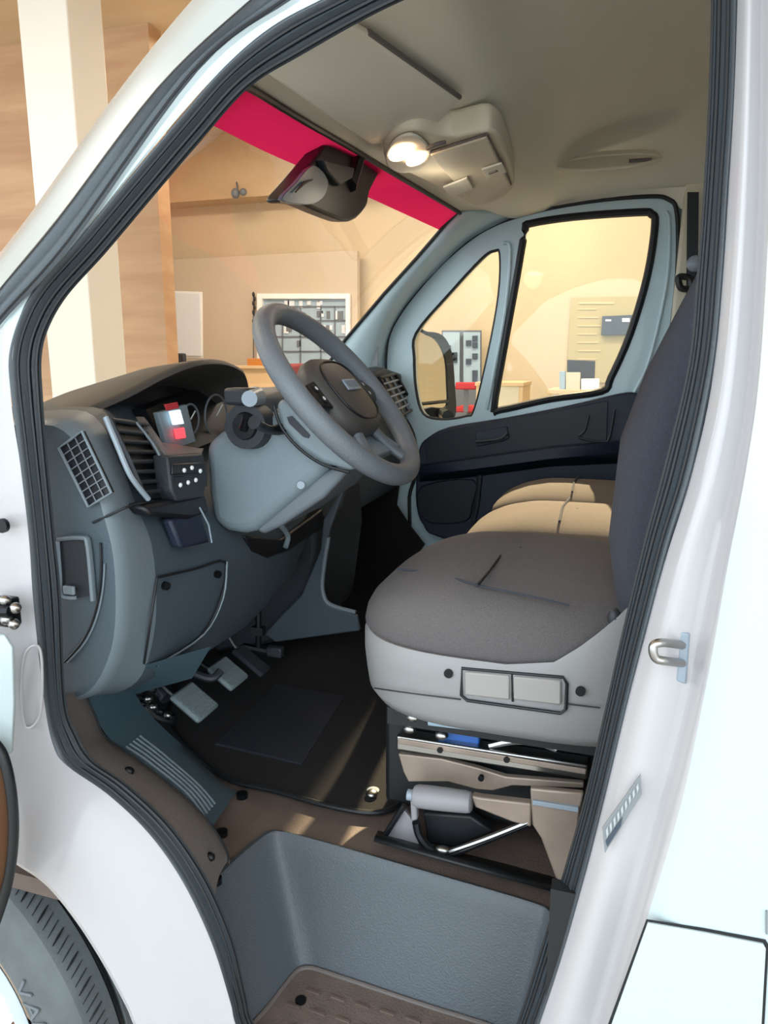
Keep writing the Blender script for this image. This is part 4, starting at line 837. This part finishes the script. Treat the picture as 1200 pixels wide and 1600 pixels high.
# ================================================================== WINDSCREEN
ws = thing('windscreen', 'large raked windscreen with red film band along the top', 'windscreen', (-1.0, .9, 1.4))
hd = [X(330, 95, -.50), X(390, 138, -.545), X(470, 186, -.575), X(550, 232, -.59), X(630, 280, -.58), X(716, 332, -.545)]
hd[-1] = Y(716, 331, 1.66); hd[0] = S(366, 124, .07); hd[1] = X(400, 143, -.56)
lo = [V((-1.05, .10, 1.445)), V((-1.17, .40, 1.445)), V((-1.22, .75, 1.445)), V((-1.22, 1.1, 1.445)), V((-1.16, 1.45, 1.445)), Y(488, 603, 1.67)]
H = cr(hd, 6); Lo = cr(lo, 6)
def wsr(t, off=0): return [a_*(1-t)+b_*t+V((-.03*math.sin(math.pi*t)-off*.7, 0, .03*math.sin(math.pi*t)+off*.7)) for a_, b_ in zip(H, Lo)]
MB().loft([wsr(i/10) for i in range(11)]).build('glass', 'glass', ws)
MB().loft([wsr(t, -.004) for t in (0.0, .03, .06, .085, .105)]).build('red_band', 'redglass', ws)
MB().tube([p+V((.006, 0, -.004)) for p in H], .006).build('top_gasket', 'sealdark', ws)

# ================================================================== HEADLINER AND OVERHEAD
hl = thing('headliner', 'beige moulded headliner with overhead shelf above the windscreen', 'ceiling lining', (-.1, .9, 1.95))
def hx(y):       # x, z of the header edge at a given y
    for a_, b_ in zip(H, H[1:]):
        if a_.y <= y <= b_.y: t = (y-a_.y)/(b_.y-a_.y); return a_*(1-t)+b_*t
    return H[0].copy() if y < H[0].y else H[-1].copy()
def zr(x, x0, z0):
    kx = [(x0, z0), (x0+.05, z0+.012), (-.40, 1.975), (-.32, 1.99), (-.275, 2.0), (-.255, 2.02), (-.235, 2.07), (-.20, 2.11), (-.12, 2.14), (.1, 2.17), (.5, 2.18), (1.1, 2.18)]
    for (a_, za), (b_, zb) in zip(kx, kx[1:]):
        if x <= b_: t = (x-a_)/(b_-a_) if b_ > a_ else 0; t = max(0, min(1, t)); return za*(1-t)+zb*t
    return 2.18
def liningz(x, y):
    h = hx(y); z = zr(x, h.x, h.z); t = (y-.95)/.84; side = min(z, 1.99+.05*min(1, max(0, (x+.5)/.5)))
    k = abs(t)**4.5; return z*(1-k)+side*k
def LN(px, py, off):
    z = 1.95
    for i in range(40): p = Z(px, py, z); z = .5*z+.5*(liningz(p.x, p.y)-off)
    return Z(px, py, z)
rows = []
xs = [0, .03, .07, .12, .17, .22, .26, .29, .32, .34, .36, .38, .40, .42, .44, .47, .53, .6, .7, .85, 1.0, 1.2, 1.4, 1.6]
yy = [.11+(1.79-.11)*i/40 for i in range(41)]
for dx in xs:
    row = []
    for y in yy:
        h = hx(y); x = h.x+dx*(1.02-h.x)/1.6
        z = zr(x, h.x, h.z)
        t = (y-.95)/.84; side = 1.99+.05*min(1, max(0, (x+.5)/.5)); side = min(side, z)
        k = abs(t)**4.5; z = z*(1-k)+side*k
        row.append(V((x, y, z)))
    rows.append(row)
MB().loft(rows).build('lining', 'cream', hl, sharp=80)
# side drop of the lining to the far door seal
dr = [(716, 331), (745, 345), (800, 338), (830, 332), (920, 315), (1010, 307), (1044, 311), (1075, 330), (1110, 300)]
e0 = cr([Y(x, y, PY) for x, y in dr], 4)
e1 = [V((p.x, 1.79, zr(p.x, -.55, 1.97)*0+1.99+.05*min(1, max(0, (p.x+.5)/.5)))) for p in e0]
MB().loft([[V((p.x, p.y-.01, p.z)) for p in e1], e0], ).build('side_lining', 'cream', hl)
# near-side drop to the driver door seal
ni = cr([S(x, y, .035) for x, y in ((310, 218), (385, 135), (470, 82), (590, 15), (690, -28), (820, -75), (990, -100), (1075, -85), (1150, -120))], 5)
no = [V((p.x, .14, hx(.14).z if p.x < hx(.14).x else min(zr(p.x, hx(.14).x, hx(.14).z), 2.04))) for p in ni]
MB().loft([ni, no]).build('near_side_lining', 'cream', hl)
MB().box((.1, .95, 2.27), (1.6, 1.8, .05)).build('roof_panel', 'paint', body)
MB().loft([[p+V((-.01, 0, .01)) for p in H], [p+V((.3, 0, .28)) for p in H]]).build('roof_front', 'paint', body)

# sun visor (driver)
def HZ(px, py, x_): return Z(px, py, x_)
vs_ = thing('sun_visor', 'beige sun visor folded up above the driver side of the windscreen', 'sun visor', (-.45, .45, 1.95))
vp = [Z(422, 88, 1.945), Z(560, 20, 1.96), Z(578, 50, 1.965), Z(718, 152, 1.965), Z(690, 178, 1.955), Z(640, 195, 1.945), Z(585, 205, 1.94), Z(520, 170, 1.94)]
vb = [(408, 108), (500, 10), (575, 50), (718, 152), (672, 196), (580, 222), (500, 172)]
vq = [LN(408, 108, .016), LN(450, 60, .016), LN(500, 10, .016), LN(575, 50, .016)]; vr = [LN(580, 222, .016), LN(630, 212, .016), LN(678, 194, .016), LN(718, 152, .016)]
rows = []
for i in range(9):
    t = i/8; row = []
    for k in range(9):
        u = k/8*3; a_ = min(2, int(u)); f_ = u-a_; p = (vq[a_]*(1-f_)+vq[a_+1]*f_)*(1-t)+(vr[a_]*(1-f_)+vr[a_+1]*f_)*t
        row.append(V((p.x, p.y, min(p.z, liningz(p.x, p.y)-.010))))
    rows.append(row)
MB().loft(rows).build('visor_panel', 'visor', vs_, solid=.012, bevel=.004)
vp = [None, None, vq[3], vq[3]*.5+vr[3]*.5, vr[3]]
MB().tube([vp[2], vp[3], vp[4]], .0045).build('visor_edge', 'sill', vs_)
for px, py in ((455, 110), (583, 206)):
    c = LN(px, py, .014); t = MB().sphere(c, (.016, .012, .012)).build('visor_clip', 'cream2', vs_); MB().sphere(c+V((.006, -.010, -.004)), .006, 8, 6).build('clip_pin', 'sealdark', t)
# overhead console with lamp and glasses holder
oc = thing('overhead_console', 'beige overhead console with lit map lamp and hinged holder', 'console', (-.42, .95, 1.98))
def OC(pts, z): return [Z(x, y, z) for x, y in pts]
c0 = cr(OC([(600, 235), (612, 212), (650, 202), (700, 215), (765, 205), (790, 235), (803, 290), (780, 312), (740, 322), (700, 300), (640, 272), (605, 255)], 1.935), 4, True)
ocb = MB().prism(c0, (0, 0, .05)).build('console_body', 'cream2', oc, bevel=.008, seg=3)
l0 = cr(OC([(603, 238), (618, 214), (645, 206), (668, 222), (672, 240), (655, 262), (625, 266), (606, 256)], 1.933), 4, True)
lm = MB().prism(l0, (0, 0, -.006)).build('map_lamp', 'visor', oc, bevel=.004)
for (cx_, cy__), (rx, ry_) in (((627, 237), (20, 9)), ((650, 247), (16, 7))):
    c = Z(cx_, cy__, 1.925); ux = (Z(cx_+rx, cy__-rx*.35, 1.925)-c); uy = (Z(cx_+ry_*.3, cy__+ry_, 1.925)-c)
    P_ = [c+ux*math.cos(k*math.pi/12)+uy*math.sin(k*math.pi/12) for k in range(24)]
    MB().prism(P_, (0, 0, -.006)).build('lamp_lens', 'lens', lm, bevel=.002)
pq = OC([(672, 238), (760, 210), (798, 288), (742, 318)], 1.931)
gh = MB().prism(pq, (0, 0, -.006)).build('glasses_holder', 'cream2', oc, bevel=.004)
MB().tube([pq[0], pq[0]*.5+pq[1]*.5, pq[1], pq[1]*.5+pq[2]*.5, pq[2]], .003).build('holder_gap', 'sill', gh)
for a_ in (((692, 290), (730, 275), (740, 292), (705, 305)), ((752, 262), (784, 252), (792, 266), (760, 276))):
    MB().prism(OC(a_, 1.923), (0, 0, -.005)).build('holder_tab', 'visor', gh, bevel=.002)
MB().tube([Z(765, 270, 1.918), Z(776, 266, 1.918)], .004).build('tab_slot', 'sill', gh)
MB().tube(cr([Z(668, 232, 1.922), Z(680, 226, 1.92), Z(696, 222, 1.925)], 3), .004).build('hinge_pin', 'sill', gh)
# recessed grip / lamp in the roof lining
gr = thing('roof_recess', 'shallow oval grip recess in the headliner above the passenger seats', 'grip', Z(950, 252, 2.10))
c = Y(948, 254, 1.52); P_ = [c+V((.14*math.cos(a_), .0+.03*math.sin(a_), .024*math.sin(a_))) for a_ in [k*math.pi/16 for k in range(32)]]
MB().prism(P_, (0, .02, .02)).build('recess_plate', 'cream2', gr, bevel=.004)
MB().tube(P_, .006, closed=True).build('recess_rim', 'cream2', gr)
MB().tube([c+V((.06, -.012, -.004)), c+V((.12, -.008, -.004))], .006).build('slot', 'sill', gr)

# rear-view mirror with camera housing
rm = thing('rear_view_mirror', 'black interior mirror and sensor housing on the windscreen', 'mirror', Y(520, 285, .78))
def xq(pts, x): return [X(a_, b_, x) for a_, b_ in pts]
hs = cr(xq([(512, 222), (545, 235), (592, 262), (578, 300), (572, 325), (548, 346), (510, 335), (470, 318), (440, 313), (465, 280), (498, 240)], -.60), 3, True)
MB().prism(hs, (-.035, 0, 0)).build('mirror_housing', 'black', rm, bevel=.008, seg=3)
MB().prism(cr(xq([(440, 312), (463, 285), (490, 258), (512, 280), (508, 305), (492, 318), (470, 319)], -.590), 3, True), (-.008, 0, 0)).build('mirror_pane', 'bluepane', rm, bevel=.001)
g = MB()
for k in range(4): g.tube([X(462+k*5, 300-k*5+0, -.586), X(476+k*4, 284-k*1, -.586)], .0015)
g.build('pane_print', 'black', rm)
MB().prism(xq([(505, 248), (555, 262), (552, 278), (532, 290), (512, 268)], -.585), (-.02, 0, 0)).build('mirror_bracket', 'dash2', rm, bevel=.004)
MB().tube([X(560, 240, -.60), X(545, 290, -.60)], .018).build('sensor_stalk', 'black', rm)
